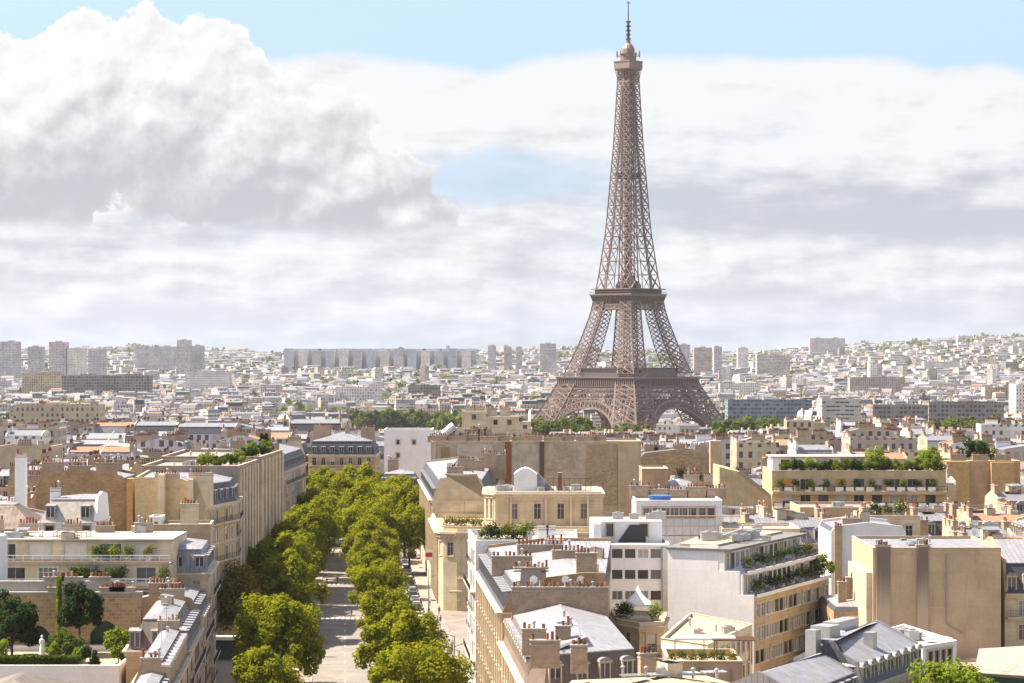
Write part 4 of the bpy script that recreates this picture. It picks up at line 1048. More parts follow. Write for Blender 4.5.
tree('small_conifer', 'small upright conifer at the right end of the hedge', X(79, 292.5), 292.5, GZ, tree_parts(('con',), 2.4, .7, 1.2, 2500, .18, 'leaf_lime', 75, clumps=14, trunk=.06, cr=(.3, .5)), 1)
tree('dark_bush', 'low dark bush just right of the small conifer', X(91, 293), 293, GZ, tree_parts(('dbu',), 2.9, 1.2, 1.5, 3000, .2, 'leaf_dark', 76, clumps=16, trunk=.06, cr=(.3, .6)), 1)
tree('ball_bush', 'small sunlit ball bush beside the white statue', X(53, 294), 294, GZ, tree_parts(('bbu',), 2.6, 1.0, 1.2, 2500, .2, 'leaf_lime', 77, clumps=14, trunk=.06, cr=(.3, .6)), 1)
tree('ball_bush', 'sunlit bush at the left end of the hedge', X(3, 294), 294, GZ, tree_parts(('bbu2',), 3.0, 1.3, 1.4, 2500, .2, 'leaf_lime', 78, clumps=14, trunk=.06, cr=(.3, .6)), 1)
t = thing('garden_statue', 'slim white stone statue standing in the roof garden between the bushes', 'statue', X(42, 296), 296, GZ)
m = MB(); m.lathe(0, 0, [(.0, 0), (.45, 0), (.45, .2), (.32, .3), (.32, 1.1), (.42, 1.2), (.42, 1.3), (0, 1.3)], 8); m.build('pedestal', ['stone_white'], t)
m = MB(); m.lathe(0, 0, [(.3, 1.3), (.34, 1.6), (.24, 2.3), (.2, 2.5), (.3, 2.8), (.28, 3.05), (.09, 3.15), (.08, 3.22), (.14, 3.3), (.15, 3.42), (.08, 3.55), (0, 3.57)], 10); m.bar((.27, 0, 2.95), (.36, -.12, 2.4), .07, 6); m.bar((-.27, 0, 2.95), (-.2, -.25, 2.5), .07, 6); m.build('figure', ['stone_white'], t)
t = thing('climber_post', 'tall post covered with yellow-green climber at the left of the round evergreen', 'plant', X(59, 307.5), 307.5, GZ)
m = MB(); m.bar((0, 0, 0), (0, 0, 9.8), .09, 6); m.build('post', ['wood'], t); m = MB(); r = random.Random(8)
for _ in range(2600):
    z = r.uniform(.2, 9.6); a = r.uniform(0, 6.3); q = r.uniform(.15, .38); p = Vector((q * cos(a), q * sin(a), z)); n = Vector((cos(a), sin(a), r.uniform(-.5, .9))).normalized(); u = n.cross(Vector((0, 0, 1))).normalized(); v = n.cross(u); s_ = .12
    m.face([p - u * s_, p - v * s_, p + u * s_, p + v * s_])
m.build('foliage', ['leaf_lime'], t)

# ===== left avenue row (facades in the shade, low roofs)
CL = lambda **k: dict(CLASSIC, **k)
b = B('corner_townhouse', 'narrow town house with pale zinc roof at the near end of the left row', avr(232, 262, -22.6, -18.7))
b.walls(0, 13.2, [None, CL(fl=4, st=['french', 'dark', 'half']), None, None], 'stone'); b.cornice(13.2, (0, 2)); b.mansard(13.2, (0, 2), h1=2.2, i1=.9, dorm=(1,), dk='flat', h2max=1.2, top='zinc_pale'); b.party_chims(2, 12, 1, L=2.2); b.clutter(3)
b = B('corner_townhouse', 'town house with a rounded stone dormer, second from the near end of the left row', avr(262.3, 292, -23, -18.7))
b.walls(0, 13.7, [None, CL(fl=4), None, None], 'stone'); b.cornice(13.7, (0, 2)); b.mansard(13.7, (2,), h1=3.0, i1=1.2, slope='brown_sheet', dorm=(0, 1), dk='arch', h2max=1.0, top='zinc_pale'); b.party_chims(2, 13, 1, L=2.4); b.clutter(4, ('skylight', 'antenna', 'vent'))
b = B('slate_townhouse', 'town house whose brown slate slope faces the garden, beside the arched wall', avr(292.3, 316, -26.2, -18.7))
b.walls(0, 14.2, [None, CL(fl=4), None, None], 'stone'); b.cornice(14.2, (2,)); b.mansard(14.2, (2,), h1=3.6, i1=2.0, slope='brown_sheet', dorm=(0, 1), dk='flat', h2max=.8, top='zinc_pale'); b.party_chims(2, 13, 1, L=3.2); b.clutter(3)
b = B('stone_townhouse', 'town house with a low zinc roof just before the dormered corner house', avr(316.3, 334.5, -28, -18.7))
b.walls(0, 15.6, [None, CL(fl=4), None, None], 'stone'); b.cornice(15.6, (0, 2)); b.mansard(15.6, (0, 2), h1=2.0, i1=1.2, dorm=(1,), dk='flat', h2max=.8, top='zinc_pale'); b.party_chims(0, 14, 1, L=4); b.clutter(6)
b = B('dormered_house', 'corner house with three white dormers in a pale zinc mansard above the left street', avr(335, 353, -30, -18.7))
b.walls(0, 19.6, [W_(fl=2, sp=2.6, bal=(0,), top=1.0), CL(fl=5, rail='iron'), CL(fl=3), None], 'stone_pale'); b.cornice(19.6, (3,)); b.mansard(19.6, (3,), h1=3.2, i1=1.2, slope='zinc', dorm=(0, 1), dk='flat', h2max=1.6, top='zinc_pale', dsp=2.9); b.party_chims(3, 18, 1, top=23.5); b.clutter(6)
# terraced apartment building with long railings
def terraced():
    x0, x1 = -92.0, X(171, 327)
    b = B('terraced_apartment', 'wide cream apartment building with stepped terraces, long railings and planters', fpr(x0, x1, 322, 343))
    b.walls(0, 18.6, [W_(fl=1, sp=3.2, w=1.6, h=2.0, top=.6, st=['dark', 'half'])] + [None] * 3, 'render_beige')
    F1 = fpr(x0, x1, 325.5, 343); F2 = fpr(x0 + 0, x1, 329, 343)
    b.walls(18.6, 21.5, [W_(fl=1, sp=4.4, w=2.6, h=2.1, top=.5, st=['shut', 'pale', 'modern'])] + [None] * 3, 'render_cream', fp=F1, name='terrace_wall')
    b.walls(21.5, 24.3, [W_(fl=1, sp=4.8, w=3.0, h=2.1, top=.4, st=['shut', 'modern', 'shut'])] + [None] * 3, 'render_cream', fp=F2, name='penthouse_wall')
    m = MB(); m.prism(fpr(x0, x1, 321.7, 325.5), 18.45, 18.62); m.prism(fpr(x0, x1, 325.2, 329), 21.35, 21.52); m.prism(fpr(x0, x1, 328.6, 343.2), 24.3, 24.55); b.wpart('terrace_floor', m, ['concrete'])
    m = MB(); m.prism(fpr(x0, x1, 321.7, 321.95), 18.62, 19.0); m.prism(fpr(x0, x1, 325.2, 325.45), 21.52, 21.85); b.wpart('terrace_parapet', m, ['render_beige'])
    for y, z in ((321.8, 19.0), (325.3, 21.85)):
        m = MB(); m.prism(fpr(x0, x1, y - .04, y + .04), z + .72, z + .82); m.prism(fpr(x0, x1, y - .02, y + .02), z + .36, z + .41); n = int((x1 - x0) / 1.3)
        for i in range(n + 1): xx = x0 + (x1 - x0) * i / n; m.prism(fpr(xx - .03, xx + .03, y - .035, y + .035), z, z + .72)
        b.wpart('railing', m, ['white_paint'])
    for i in range(6): b.chimney(x0 + 14 + i * 5.2 + RNG.uniform(-1, 1), 341, 24.5, 25.4 + RNG.uniform(0, 1), 2.6, .6, 0)
    b.clutter(12, ('hatch', 'unit', 'vent', 'skylight', 'deck', 'vent', 'antenna'), 24.55)
    for i, px in enumerate((97, 103, 115, 129, 150)):
        pot_plant(X(px, 328), 327.4, 21.52, 'green shrub in a pot on the upper terrace, %s from the left' % ('first', 'second', 'third', 'fourth', 'fifth')[i], ('leaf_mid', 'leaf_mid', 'leaf_lime', 'leaf_mid', 'leaf_autumn')[i], 1.35, 'potted shrubs on the upper terrace', i)
    for i, px in enumerate((75, 82, 96, 111, 121, 164)):
        pot_plant(X(px, 324), 324.2, 18.62, 'dark shrub in a pot on the lower terrace, %s from the left' % ('first', 'second', 'third', 'fourth', 'fifth', 'sixth')[i], 'leaf_mid' if i % 2 else 'leaf_dark', 1.5, 'potted shrubs on the lower terrace', i)
    # terrace furniture on the top deck
    for i, px in enumerate((34, 48, 66, 84)):
        t = thing('patio_table', 'small pale patio table on the sunny top deck, %s from the left' % ('first', 'second', 'third', 'fourth')[i], 'table', X(px, 333), 333, 24.55, .3 * i, group='tables on the top deck')
        m = MB(); m.box(-.9, .9, -.5, .5, .68, .74); m.build('table_top', ['cream_paint'], t)
        for a in (-.8, .8):
            for c in (-.4, .4): m = MB(); m.bar((a, c, 0), (a, c, .68), .04); m.build('leg', ['wood'], t)
    for i, px in enumerate((41, 57, 75, 95)):
        t = thing('patio_chair', 'white patio chair on the top deck, %s from the left' % ('first', 'second', 'third', 'fourth')[i], 'chair', X(px, 332), 332.2, 24.55, .7 * i, group='chairs on the top deck')
        m = MB(); m.box(-.25, .25, -.25, .25, .42, .47); m.build('seat', ['canvas'], t); m = MB(); m.box(-.25, .25, .21, .26, .47, .95); m.build('backrest', ['canvas'], t)
        for a in (-.22, .22):
            for c in (-.22, .22): m = MB(); m.bar((a, c, 0), (a, c, .42), .025); m.build('leg', ['metal'], t)
terraced()
# white roof houses standing behind the terraces
b = B('white_penthouse', 'white house with a pale hipped mansard standing behind the terraces', fpr(X(43, 350), X(100, 350), 347, 358))
b.walls(0, 25.6, [W_(fl=1, sp=2.6, w=1.2, h=1.8, top=.5, st='dark'), W_(fl=1, sp=2.4, w=.9, h=1.5, top=.4, st='dark'), None, None], 'render_white'); b.cornice(25.6, h=.25, out=.2, mat='white_paint')
b.mansard(25.6, (1,), h1=3.2, i1=1.6, slope='pale_roof', top='zinc_pale', wall='render_white', h2max=.5, dorm=(0,), dk='flat', dsp=5); b.chimney(X(58, 352), 350, 26, 30.2, 1.4, .9, 0, pots=3, mat='render_white')
b = B('brown_roof_house', 'small house with a brown sheet roof, skylights and a row of white windows', fpr(X(-14, 352), X(42, 352), 348, 360))
b.walls(0, 24.6, [W_(fl=1, sp=1.3, w=1.0, h=1.7, top=.35, mg=3, st='pale')] + [None] * 3, 'render_cream'); b.mansard(24.6, (3,), h1=3.2, i1=4.2, slope='brown_sheet', top='zinc_pale', h2max=.8, avail=1.6)
for i in (0, 1, 2): m = MB(); 
b.clutter(0)
b = B('white_flue_tower', 'slim white chimney tower rising above the brick wall at the left', fpr(X(16, 385), X(26, 385), 384, 386))
b.walls(0, 33.2, [None] * 4, 'render_white', cap='concrete'); b.chimney(X(21, 385), 385, 33.2, 33.6, 1.5, .7, 0, mat='render_white')
b = B('white_edge_wall', 'bright white wall end at the left edge of the terraces', fpr(-72, X(6, 320), 318, 321.0))
b.walls(0, 25.8, [None] * 4, 'render_white', cap='concrete')
b = B('roof_shed', 'small white shed with a reddish door on the roof above the dormered corner house', fpr(X(151, 358), X(163, 358), 356, 360))
b.walls(0, 25.6, [None] * 4, 'render_white'); b.flat(25.6, 'pale_roof', 'render_white', par=.1)
m = MB(); m.prism(fpr(X(154.5, 356), X(158, 356), 355.93, 355.99), 22.4, 25.0); b.wpart('door', m, ['rust'])
b = B('rusticated_wall_house', 'stone house end with a wide chimney just above the three dormers', avr(354, 362, -29.5, -19.5))
b.walls(0, 24.6, [None] * 4, 'stone'); b.flat(24.6, 'gravel_roof', 'stone', par=.3); b.chimney(X(190, 356), 355.5, 22, 27.6, 2.6, 1.0, 0, mat='stone_pale')
x_, y_ = X(142, 365), 365
tree('small_shrub', 'small sunlit shrub at the foot of the cream brick wall', x_, y_, 20.5, tree_parts(('lsx',), 2.6, 1.8, 1.2, 2500, .2, 'leaf_lime', 79, clumps=14, trunk=.06, cr=(.3, .6)), 1)
b = B('court_building', 'low court building with a pale flat roof below the brick party walls', fpr(-74, -51, 363.0, 396))
b.walls(0, 20.2, [None] * 4, 'render_beige'); b.flat(20.2, 'pale_roof', 'render_beige', par=.3)
# big brick party walls, left
b = B('brick_walled_block', 'tall block showing a brown brick party wall to the viewer', fpr(X(36, 410), X(129, 410), 410, 424))
b.walls(0, 27.2, [None] * 4, 'brick'); b.mansard(27.2, (0, 2), h1=1.4, i1=1.2, k=.22, wall='brick', pw='brick', top='zinc_pale', h2max=1.2); b.party_chims(0, 25, 3, mat='chimney_brick'); b.party_chims(2, 25, 2, mat='chimney_brick')
m = MB(); m.prism(fpr(X(127, 409), X(133, 409), 408.6, 411.0), 0, 28.6); b.wpart('buttress', m, ['brick_gold'])
b = B('cream_brick_block', 'curved-corner block with a sunlit cream brick party wall and balconied front', [(X(134, 401), 402), (X(206, 401), 400), av(412, -21.0), av(419, -18.7), av(431, -18.7), (X(150, 431), 432)])
b.walls(0, 24.4, [None, W_(fl=4, sp=2.3, bal=(0, 2), top=1), W_(fl=4, sp=2.3, bal=(0, 2), top=1), CL(fl=4), None, None], 'brick_cream')
b.cornice(24.4, (0, 5), out=.6); b.mansard(24.4, (0, 5), h1=3.4, i1=1.3, slope='slate', top='zinc_pale', wall='brick_cream', avail=4.0, dorm=(1, 2, 3), dk='flat', h2max=1.0, nopw=())
b.party_chims(0, 24, 2, mat='render_cream', ts=(.45, .93), L=4.5); b.clutter(4)
m = MB(); m.prism(fpr(X(158, 399), X(164, 399), 399.2, 401.8), 0, 29.8); b.wpart('flue', m, ['render_cream'])
m = MB(); m.prism(fpr(X(187, 398), X(192, 398), 398.9, 401.2), 0, 29.0); b.wpart('flue', m, ['render_cream'])
def striped(y0, y1, x0, x1, H, lab, xl):
    b = B('striped_facade_block', lab, [(xl, y0 + 1), (x0, y0), (x1, y1), (xl, y1)])
    b.walls(0, H, [None, W_(fl=3, sp=4.6, w=1.9, h=2.3, fh=3.1, top=2.2, belt=False, st=['dark', 'half', 'shut'], pil=False, sh=True), None, None], 'render_grey'); b.flat(H, 'gravel_roof', 'render_grey', par=.5)
    n = 6
    for k in range(n + 1):
        t0 = (k + .0) / n * .9 + .01; t1 = t0 + .07; m = MB(); m.prism([(x0 + (x1 - x0) * t0, y0 + (y1 - y0) * t0), (x0 + (x1 - x0) * t0 + .4, y0 + (y1 - y0) * t0), (x0 + (x1 - x0) * t1 + .4, y0 + (y1 - y0) * t1), (x0 + (x1 - x0) * t1, y0 + (y1 - y0) * t1)], 0, H - .1); b.wpart('pilaster', m, ['stone_pale'])
    b.clutter(5, ('vent', 'unit', 'skylight'), H); return b
striped(430, 456, X(238, 430), X(257.5, 456), 29.2, 'block with a planted roof and a ribbed grey-beige side wall, nearer of two', -66)
striped(482, 517, X(260, 482), X(282.5, 517), 28.6, 'block with cypresses on its roof and a ribbed grey-beige side wall, farther of two', -70)
BM = [tree_parts(('rf', k), 2.6, 1.7, 1.2, 2200, .24, ('leaf_mid', 'leaf_lime', 'leaf_dark')[k], 400 + k, clumps=14, trunk=.06, cr=(.4, .7)) for k in range(3)]
for i in range(12):
    y = 434 + i * 4.2 if i < 5 else 485 + (i - 5) * 4.4; x = -50.5 - RNG.random() * 5
    tree('roof_shrub', 'shrub in the roof gardens over the ribbed side walls, %s from the camera' % ORD[i], x, y, 29.1 if i < 5 else 28.5, BM[i % 3], RNG.uniform(.7, 1.1), i, 'shrubs of the left roof garden')
for i in range(2):
    tree('cypress', 'slim dark cypress on the planted roof, %s of a pair' % ('left', 'right')[i], X(262 + i * 4, 512), 512, 28.5, tree_parts(('cyp',), 4.4, .55, 2.1, 3500, .22, 'leaf_dark', 90, clumps=26, trunk=.09, cr=(.25, .4)), 1, i)
b = B('avenue_end_block', 'shaded mansard block past the two ribbed side walls on the left', [(-68, 562), (X(284, 560), 560), (X(306, 604), 604), (-68, 604)])
b.walls(0, 22.4, [None, W_(fl=4, sp=3.6, w=1.6, h=2.3, bal=(0,), sh=True), None, None], 'stone'); b.cornice(22.4, (0,)); b.mansard(22.4, (0,), h1=3.6, dorm=(1,), dk='flat', top='zinc_pale', dsp=3.6); b.party_chims(0, 21, 2); b.clutter(5)

# ===== end of the avenue
d = 692.0
b = B('vista_mansard', 'broad stone apartment house with slate mansard closing the avenue vista', fpr(X(308, d), X(375, d), d, d + 22))
b.walls(0, 20.6, [W_(fl=5, sp=2.6, bal=(0, 3), top=.8, w=1.2), W_(fl=4, sp=2.7), None, None], 'stone'); b.cornice(20.6); b.mansard(20.6, h1=3.9, i1=1.2, dorm=(0, 1), dk='flat', top='zinc', dsp=2.6); b.chimney(X(320, d), d + 9, 22, 28.5, 5, 1, 0); b.chimney(X(345, d), d + 10, 22, 29, 4, 1, 1.57); b.chimney(X(366, d), d + 9, 22, 28, 4, 1, 0)
b = B('low_dormered_range', 'low range with a dark dormered roof right of the vista building', fpr(X(377, 665), X(420, 665), 665, 680))
b.walls(0, 13, [W_(fl=2, sp=2.6)] + [None] * 3, 'stone'); b.cornice(13); b.mansard(13, h1=3.4, i1=2, dorm=(0,), dk='flat', top='zinc_pale'); b.chimney(X(392, 665), 672, 14, 20, 3, 1, 0)
b = B('blank_white_block', 'plain off-white block with two tiny windows above the low range', fpr(X(384, 735), X(432, 735), 735, 752))
b.walls(0, 26.0, [None] * 4, 'render_white'); b.flat(26.0, 'gravel_roof', 'render_white', par=.4)
for px, z in ((398, 22), (414, 22), (398, 18)): put('window', win_mesh(.9, 1.2, 'dark'), b.root, (X(px, 734.8) - b.cx, 734.75 - b.cy, z - 0), 0)
b = B('hidden_gable_house', 'pale gabled house between the vista building and the ribbed blocks', fpr(X(283, 700), X(305, 700), 700, 715))
b.walls(0, 20.5, [None] * 4, 'render_cream'); b.mansard(20.5, (0,), h1=3, wall='render_cream', top='zinc_pale'); b.party_chims(0, 19, 1)

# ===== right front avenue building
c0, c1 = av(241, 18.2), (13.4, 245.0)
fp = [(c0[0] + 1.6, c0[1] - 1.6), (c0[0] + 4.0, c0[1] - 1.3), c1, (11.6, 279), av(279, 18.2), (c0[0] - .2, c0[1] + .8)]
b = B('round_corner_house', 'near cream apartment house with rounded corner and low pale zinc roof', fp)
b.walls(0, 16.6, [W_(fl=3, sp=2.4, bal=(0,)), W_(fl=3, sp=2.5, bal=(0,)), None, None, CL(fl=5, sp=4.2, bal=(), belts=(0, 1, 2, 3), w=2.1, h=2.35, pil=True, pd=.3, mg=.6, wr=False), None], 'stone_pale')
b.cornice(16.6, (3,), out=.7); b.mansard(16.6, (3,), h1=3.3, i1=1.1, slope='brown_slate', top='zinc_pale', avail=5.6, dorm=(0, 1, 4), dk='arch', dsp=2.7, h2max=1.3)
for px, py, n_ in ((534, 628, 5), (545, 640, 6), (563, 625, 3), (579, 645, 3)):
    z = 20.6; dd = (EYE - z) * F / (py + 12 - HY) * .985; b.chimney(X(px, dd), dd, 19.5, z + 1.5, .42 * n_ + .3, .8, 0, pots=n_, mat='chimney_brick')
b.chimney(X(560, 276.5), 276.8, 19, 23.0, 11, .7, -.03, pots=22, mat='chimney_brick')
for px in (533, 565, 580): put('satellite_dish', dish_mesh(), b.root, (X(px, 277) - b.cx, 277.4 - b.cy, 22.8), .3)
m = MB(); 
b.clutter(5, ('skylight', 'vent', 'antenna'))
# taller part behind the party wall
fp = [av(280, 18.2), (10.8, 280.4), (13.6, 333), av(333, 18.2)]
b = B('tan_gable_house', 'apartment house with a bare tan party wall, white dormers and chimney slab', fp)
b.walls(0, 19.8, [None, None, None, CL(fl=5, sp=4.2, bal=(), belts=(0, 1, 2, 3), w=2.1, h=2.35, pil=True, pd=.3, mg=.6, wr=False)], 'stone_pale'); b.cornice(19.8, (0, 1, 2), out=.7)
b.mansard(19.8, (0, 1, 2), h1=3.2, i1=1.6, slope='slate', top='zinc_pale', wall='render_tan', pw='render_tan', avail=8, h2max=1.0, dorm=(3,), dk='flat', dsp=2.1, nopw=(1,))
m = MB(); m.prism([(fp[0][0] - .02, 279.75), (fp[1][0], 280.15), (fp[1][0], 280.38), (fp[0][0], 279.98)], 0, 19.78); b.wpart('party_wall', m, ['render_tan'])
m = MB(); m.extr([(X(516, 279.6), 279.3, 16), (X(541, 279.6), 279.3, 16), (X(544, 279.6), 279.3, 24.9), (X(521, 279.6), 279.3, 24.9)], (0, .5, 0)); b.wpart('chimney_slab', m, ['concrete'])
m = MB(); m.prism(fpr(X(541.5, 279.6), X(546, 279.6), 279.2, 279.8), 16, 25.2); b.wpart('quoin', m, ['chimney_brick'])
b.chimney(X(531, 279.6), 279.6, 24.9, 25.0, 4, .7, 0, pots=9, mat='render_tan'); b.chimney(X(586, 285), 283, 22, 26.4, 2.4, 1.0, 0, pots=6, mat='chimney_brick'); b.chimney(X(512, 300), 300, 22, 24.6, 5, .9, 0, pots=10, mat='chimney_brick'); b.chimney(X(568, 305), 305, 22, 24.9, 4, .9, 0, pots=8); b.chimney(X(555, 322), 322, 22, 24.9, 2.2, .9, 0, pots=4, mat='render_white')
b.chimney(X(540, 318), 318, 22, 24.6, 6, .8, 0, pots=12, mat='chimney_brick')
b.clutter(9)
# white house with roof planters
fp = [av(334, 18.0), (9.0, 335), (9.4, 354), av(354, 18.0)]
b = B('white_planter_house', 'white-walled house end with a shrub-filled terrace along its roof', fp)
b.walls(0, 23.2, [None, None, None, CL(fl=6, sp=2.6, bal=(1, 4))], 'render_white'); b.flat(23.2, 'pale_roof', 'render_white', par=.7)
b.chimney(X(543, 337), 337, 23, 25.6, 1.4, 1, 0, pots=0, mat='render_white'); b.chimney(X(551, 337), 337, 23, 25.6, 1.2, 1, 0, pots=0, mat='render_white'); b.clutter(4, ('unit', 'vent'))
for i in range(9):
    pot_plant(X(482 + i * 5.6, 338.5), 338.5 + (i % 2) * .8, 23.2, 'potted shrub on the white house roof terrace, %s from the left' % ('first', 'second', 'third', 'fourth', 'fifth', 'sixth', 'seventh', 'eighth', 'ninth')[i], ('leaf_mid', 'leaf_lime', 'leaf_dark', 'leaf_autumn')[(i * 3) % 4], 1.15 + .3 * (i % 3), 'shrubs on the white house roof', i)

# ===== the round-cornered hotel
c = av(470, 18.2); fp = [(c[0] + 2.0, c[1] - 2.6), (c[0] + 5, c[1] - 3.2), (17.2, 467), (18.5, 505), av(590, 18.2), (c[0], c[1])]
fp = [(c[0] + .9, c[1] - 2.0), (c[0] + 3.6, c[1] - 3.2), (17.2, 466.2), (18.5, 505), av(505, 18.2), (c[0] - .1, c[1] + .6)]
b = B('corner_hotel', 'grand cream stone hotel with rounded corner, terrace balustrade and arched windows', fp)
b.walls(0, 15.2, [W_(fl=1, sp=2.4, w=1.3, h=2.6, top=2.0), W_(fl=3, sp=3.6, w=1.3, h=2.6, fh=4.2, top=2.0, bal=(1,), belts=(0, 2), mg=1.2, pil=True), None, None, W_(fl=3, sp=4.8, w=2.4, h=2.9, fh=4.2, top=1.6, bal=(), belts=(0, 1, 2), pil=True, pd=.35, sh=True), W_(fl=1, sp=2.4, w=1.3, h=2.6, top=2.0)], 'stone_gold')
b.cornice(15.3, out=.9, h=.8); b.flat(15.35, 'pale_roof', 'stone_gold', par=.9)
m = MB(); m.prism(inset(fp, [.5] * 6), 15.36, 15.4); b.wpart('terrace_floor', m, ['cream_roof'])
def dentils():
    m = MB()
    for i, (p, q) in enumerate(zip(fp, fp[1:] + fp[:1])):
        if i in (2, 3): continue
        L = sqrt((q[0] - p[0]) ** 2 + (q[1] - p[1]) ** 2); n = int(L / .9); nx, ny = (q[1] - p[1]) / L, -(q[0] - p[0]) / L
        for k in range(n): t_ = (k + .5) / n; m.obox(p[0] + (q[0] - p[0]) * t_ + nx * .35, p[1] + (q[1] - p[1]) * t_ + ny * .35, .35, .5, 14.1, 14.45, atan2(q[1] - p[1], q[0] - p[0]))
    b.wpart('dentil_course', m, ['trim'])
dentils()
d = 466.0
# arched window on the front
m = MB(); xc = X(455.5, d); m.prism(fpr(xc - 1.25, xc + 1.25, 465.2, 465.9), 3.6, 4.0); b.wpart('balcony', m, ['trim'])
U = fpr(X(484, 478), X(603, 478), 478, 500); U = [(U[0][0] + 2.2, 477.2), U[1], U[2], (U[3][0], 500), (U[0][0], 480)]
b.walls(15.3, 22.0, [W_(fl=1, sp=4.6, w=1.4, h=3.1, top=1.9, mg=1.4, st='french', belt=False), None, None, None, W_(fl=1, sp=1.3, w=.8, h=4, top=1, mg=.3, st='pale', belt=False)], 'stone_gold', fp=U, name='attic_wall')
b.cornice(22.1, fp=U, out=.45, h=.6, name='attic_cornice')
m = MB(); m.prism(inset(U, [.3] * 5), 22.0, 22.3, 0); b.wpart('attic_roof', m, ['gravel_roof'])
for px in (497, 511, 546, 571, 588): m = MB(); xx = X(px, 476.9); m.prism(fpr(xx - .22, xx + .22, 476.95, 477.5), 15.4, 21.6); b.wpart('pilaster', m, ['trim'])
m = MB(); xa, xb = X(514, 483), X(537, 483); n = 8
arc = [(xa, 482.4, 22.3), (xb, 482.4, 22.3)] + [(xb - (xb - xa) * i / n, 482.4, 25.6 + 1.2 * sin(pi * i / n)) for i in range(n + 1)]
m.extr(arc, (0, 6, 0)); b.wpart('lift_house', m, ['render_white'])
m = MB(); m.extr([(xb, 483, 22.3), (xb + 3.5, 483, 22.3), (xb, 483, 26)], (0, 3, 0)); b.wpart('lift_house_slope', m, ['zinc_pale'])
m = MB(); xa, xb = X(548, 480), X(591, 480)
for z in (22.5, 23.4, 24.9): m.bar((xa, 480, z), (xb, 480, z), .05)
for i in range(9): xx = xa + (xb - xa) * i / 8; m.bar((xx, 480, 22.3), (xx, 480, 24.9), .06)
b.wpart('screen_fence', m, ['iron'])
for px in (500, 507, 541, 546, 560, 566, 577): put('roof_unit', unit_mesh(), b.root, (X(px, 481) - b.cx, 481.5 + RNG.random() * 4 - b.cy, 22.3), RNG.random(), scale=RNG.uniform(.6, 1.1))
b.chimney(X(560, 482), 483, 22.3, 25.8, .8, .8, 0, pots=0, mat='rust')
for i, px in enumerate((447, 452, 458, 463, 468, 474, 480)):
    pot_plant(X(px, 472), 472.4 + (i % 2), 15.4, 'dry brownish potted shrub on the hotel corner terrace, %s from the left' % ('first', 'second', 'third', 'fourth', 'fifth', 'sixth', 'seventh')[i], 'leaf_autumn', 1.4, 'dry shrubs on the hotel corner terrace', i)
# hotel continuation with cream gable
fp = [av(506, 18.2), (X(488, 505), 505.2), (X(488, 505) + 2, 588), av(588, 18.2)]
b = B('cream_gable_house', 'house with a large blank cream gable wall and slate mansard slope behind the hotel', fp)
b.walls(0, 19.0, [None, None, None, W_(fl=4, sp=4.8, w=2.4, h=2.4, bal=(), belts=(0, 2), pil=True, pd=.35, sh=True)], 'stone_gold'); b.cornice(19.0, (0, 1, 2), out=.7)
b.mansard(19.0, (0, 2), h1=4.2, i1=1.6, slope='slate', top='zinc_pale', wall='render_cream', pw='render_cream', h2max=.9, dorm=(3,), dk='flat')
m = MB(); m.prism([(fp[0][0], 505.85), (fp[1][0], 505.05), (fp[1][0], 505.18), (fp[0][0], 505.98)], 14, 18.98); b.wpart('gable_render', m, ['render_cream'])
for q in range(5): b.chimney(X(455 + q * 11, 512 + q * 15), 512 + q * 15, 20, 25.6 + q % 2, 3.4, .8, 0, mat='chimney_render')
b.clutter(8)
t = thing('wall_flag', 'small red and white banner hanging on the hotel street front', 'banner', *av(492, 17.9), 0)
m = MB(); m.bar((0, 0, 9.6), (-1.6, -.1, 9.9), .05); m.build('pole', ['white_paint'], t)
m = MB(); m.box(-1.6, -.15, -.12, -.06, 8.3, 9.2, 0); m.box(-1.6, -.15, -.121, -.059, 9.2, 9.6, 1); m.box(-1.6, -.15, -.121, -.059, 7.6, 8.3, 1); m.build('cloth', ['red_cloth', 'canvas'], t)
# long party wall
d = 598.0; x0, x1 = X(431, d), X(641, d)
b = B('long_party_wall_block', 'very wide block showing a stained grey-brown party wall topped by red pots', fpr(x0, x1, d, d + 16))
b.walls(0, 27.6, [None] * 4, 'old_wall'); b.flat(27.6, 'gravel_roof', 'old_wall', par=.3)
m = MB()
for pa, pb, mt in ((505, 511, 'rust'), (540, 544, 'trellis'), (618, 640, 'render_beige'), (431, 436, 'render_cream')): m = MB(); m.prism(fpr(X(pa, d), X(pb, d), d - .35, d), 0, 27.9); b.wpart('flue', m, [mt])
for pa, pb, zb, mt in ((456, 503, 19.5, 'render_panel'), (512, 539, 18, 'render_panel'), (586, 617, 12, 'rubble')): m = MB(); m.prism(fpr(X(pa, d), X(pb, d), d - .1, d - .004), zb, 27.2); b.wpart('wall_panel', m, [mt])
m = MB(); m.prism(fpr(X(441, d), X(450, d), d - .12, d - .02), 19, 26.4); b.wpart('blind_panel', m, ['render_tan'])
for i in range(11): b.chimney(X(437 + i * 16 + (4 if i % 2 else 0), d + 3), d + 2 + (i % 3), 27.6, 28.7 + RNG.random() * .7, 4.6, .8, 0, mat='chimney_brick')
for px in (468, 476, 482, 488): b.chimney(X(px, d + 6), d + 7, 27.6, 30.6, 1.8, 1, 0, pots=5, mat='chimney_brick')
t = thing('vent_cowl', 'large tilted grey metal ventilation drum on the left end of the long wall', 'ventilator', X(450, d + 4), d + 4, 27.9)
m = MB(); m.bar((-1.4, 0, 1.4), (1.2, 0, 3.6), 1.35, 12, caps=True); m.build('drum', ['metal'], t); m = MB(); m.box(-1.6, .6, -.7, .7, 0, 1.3); m.build('base', ['concrete'], t)
b = B('cream_rooftop_block', 'cream stepped block rising behind the long party wall', fpr(X(455, 690), X(532, 690), 690, 706))
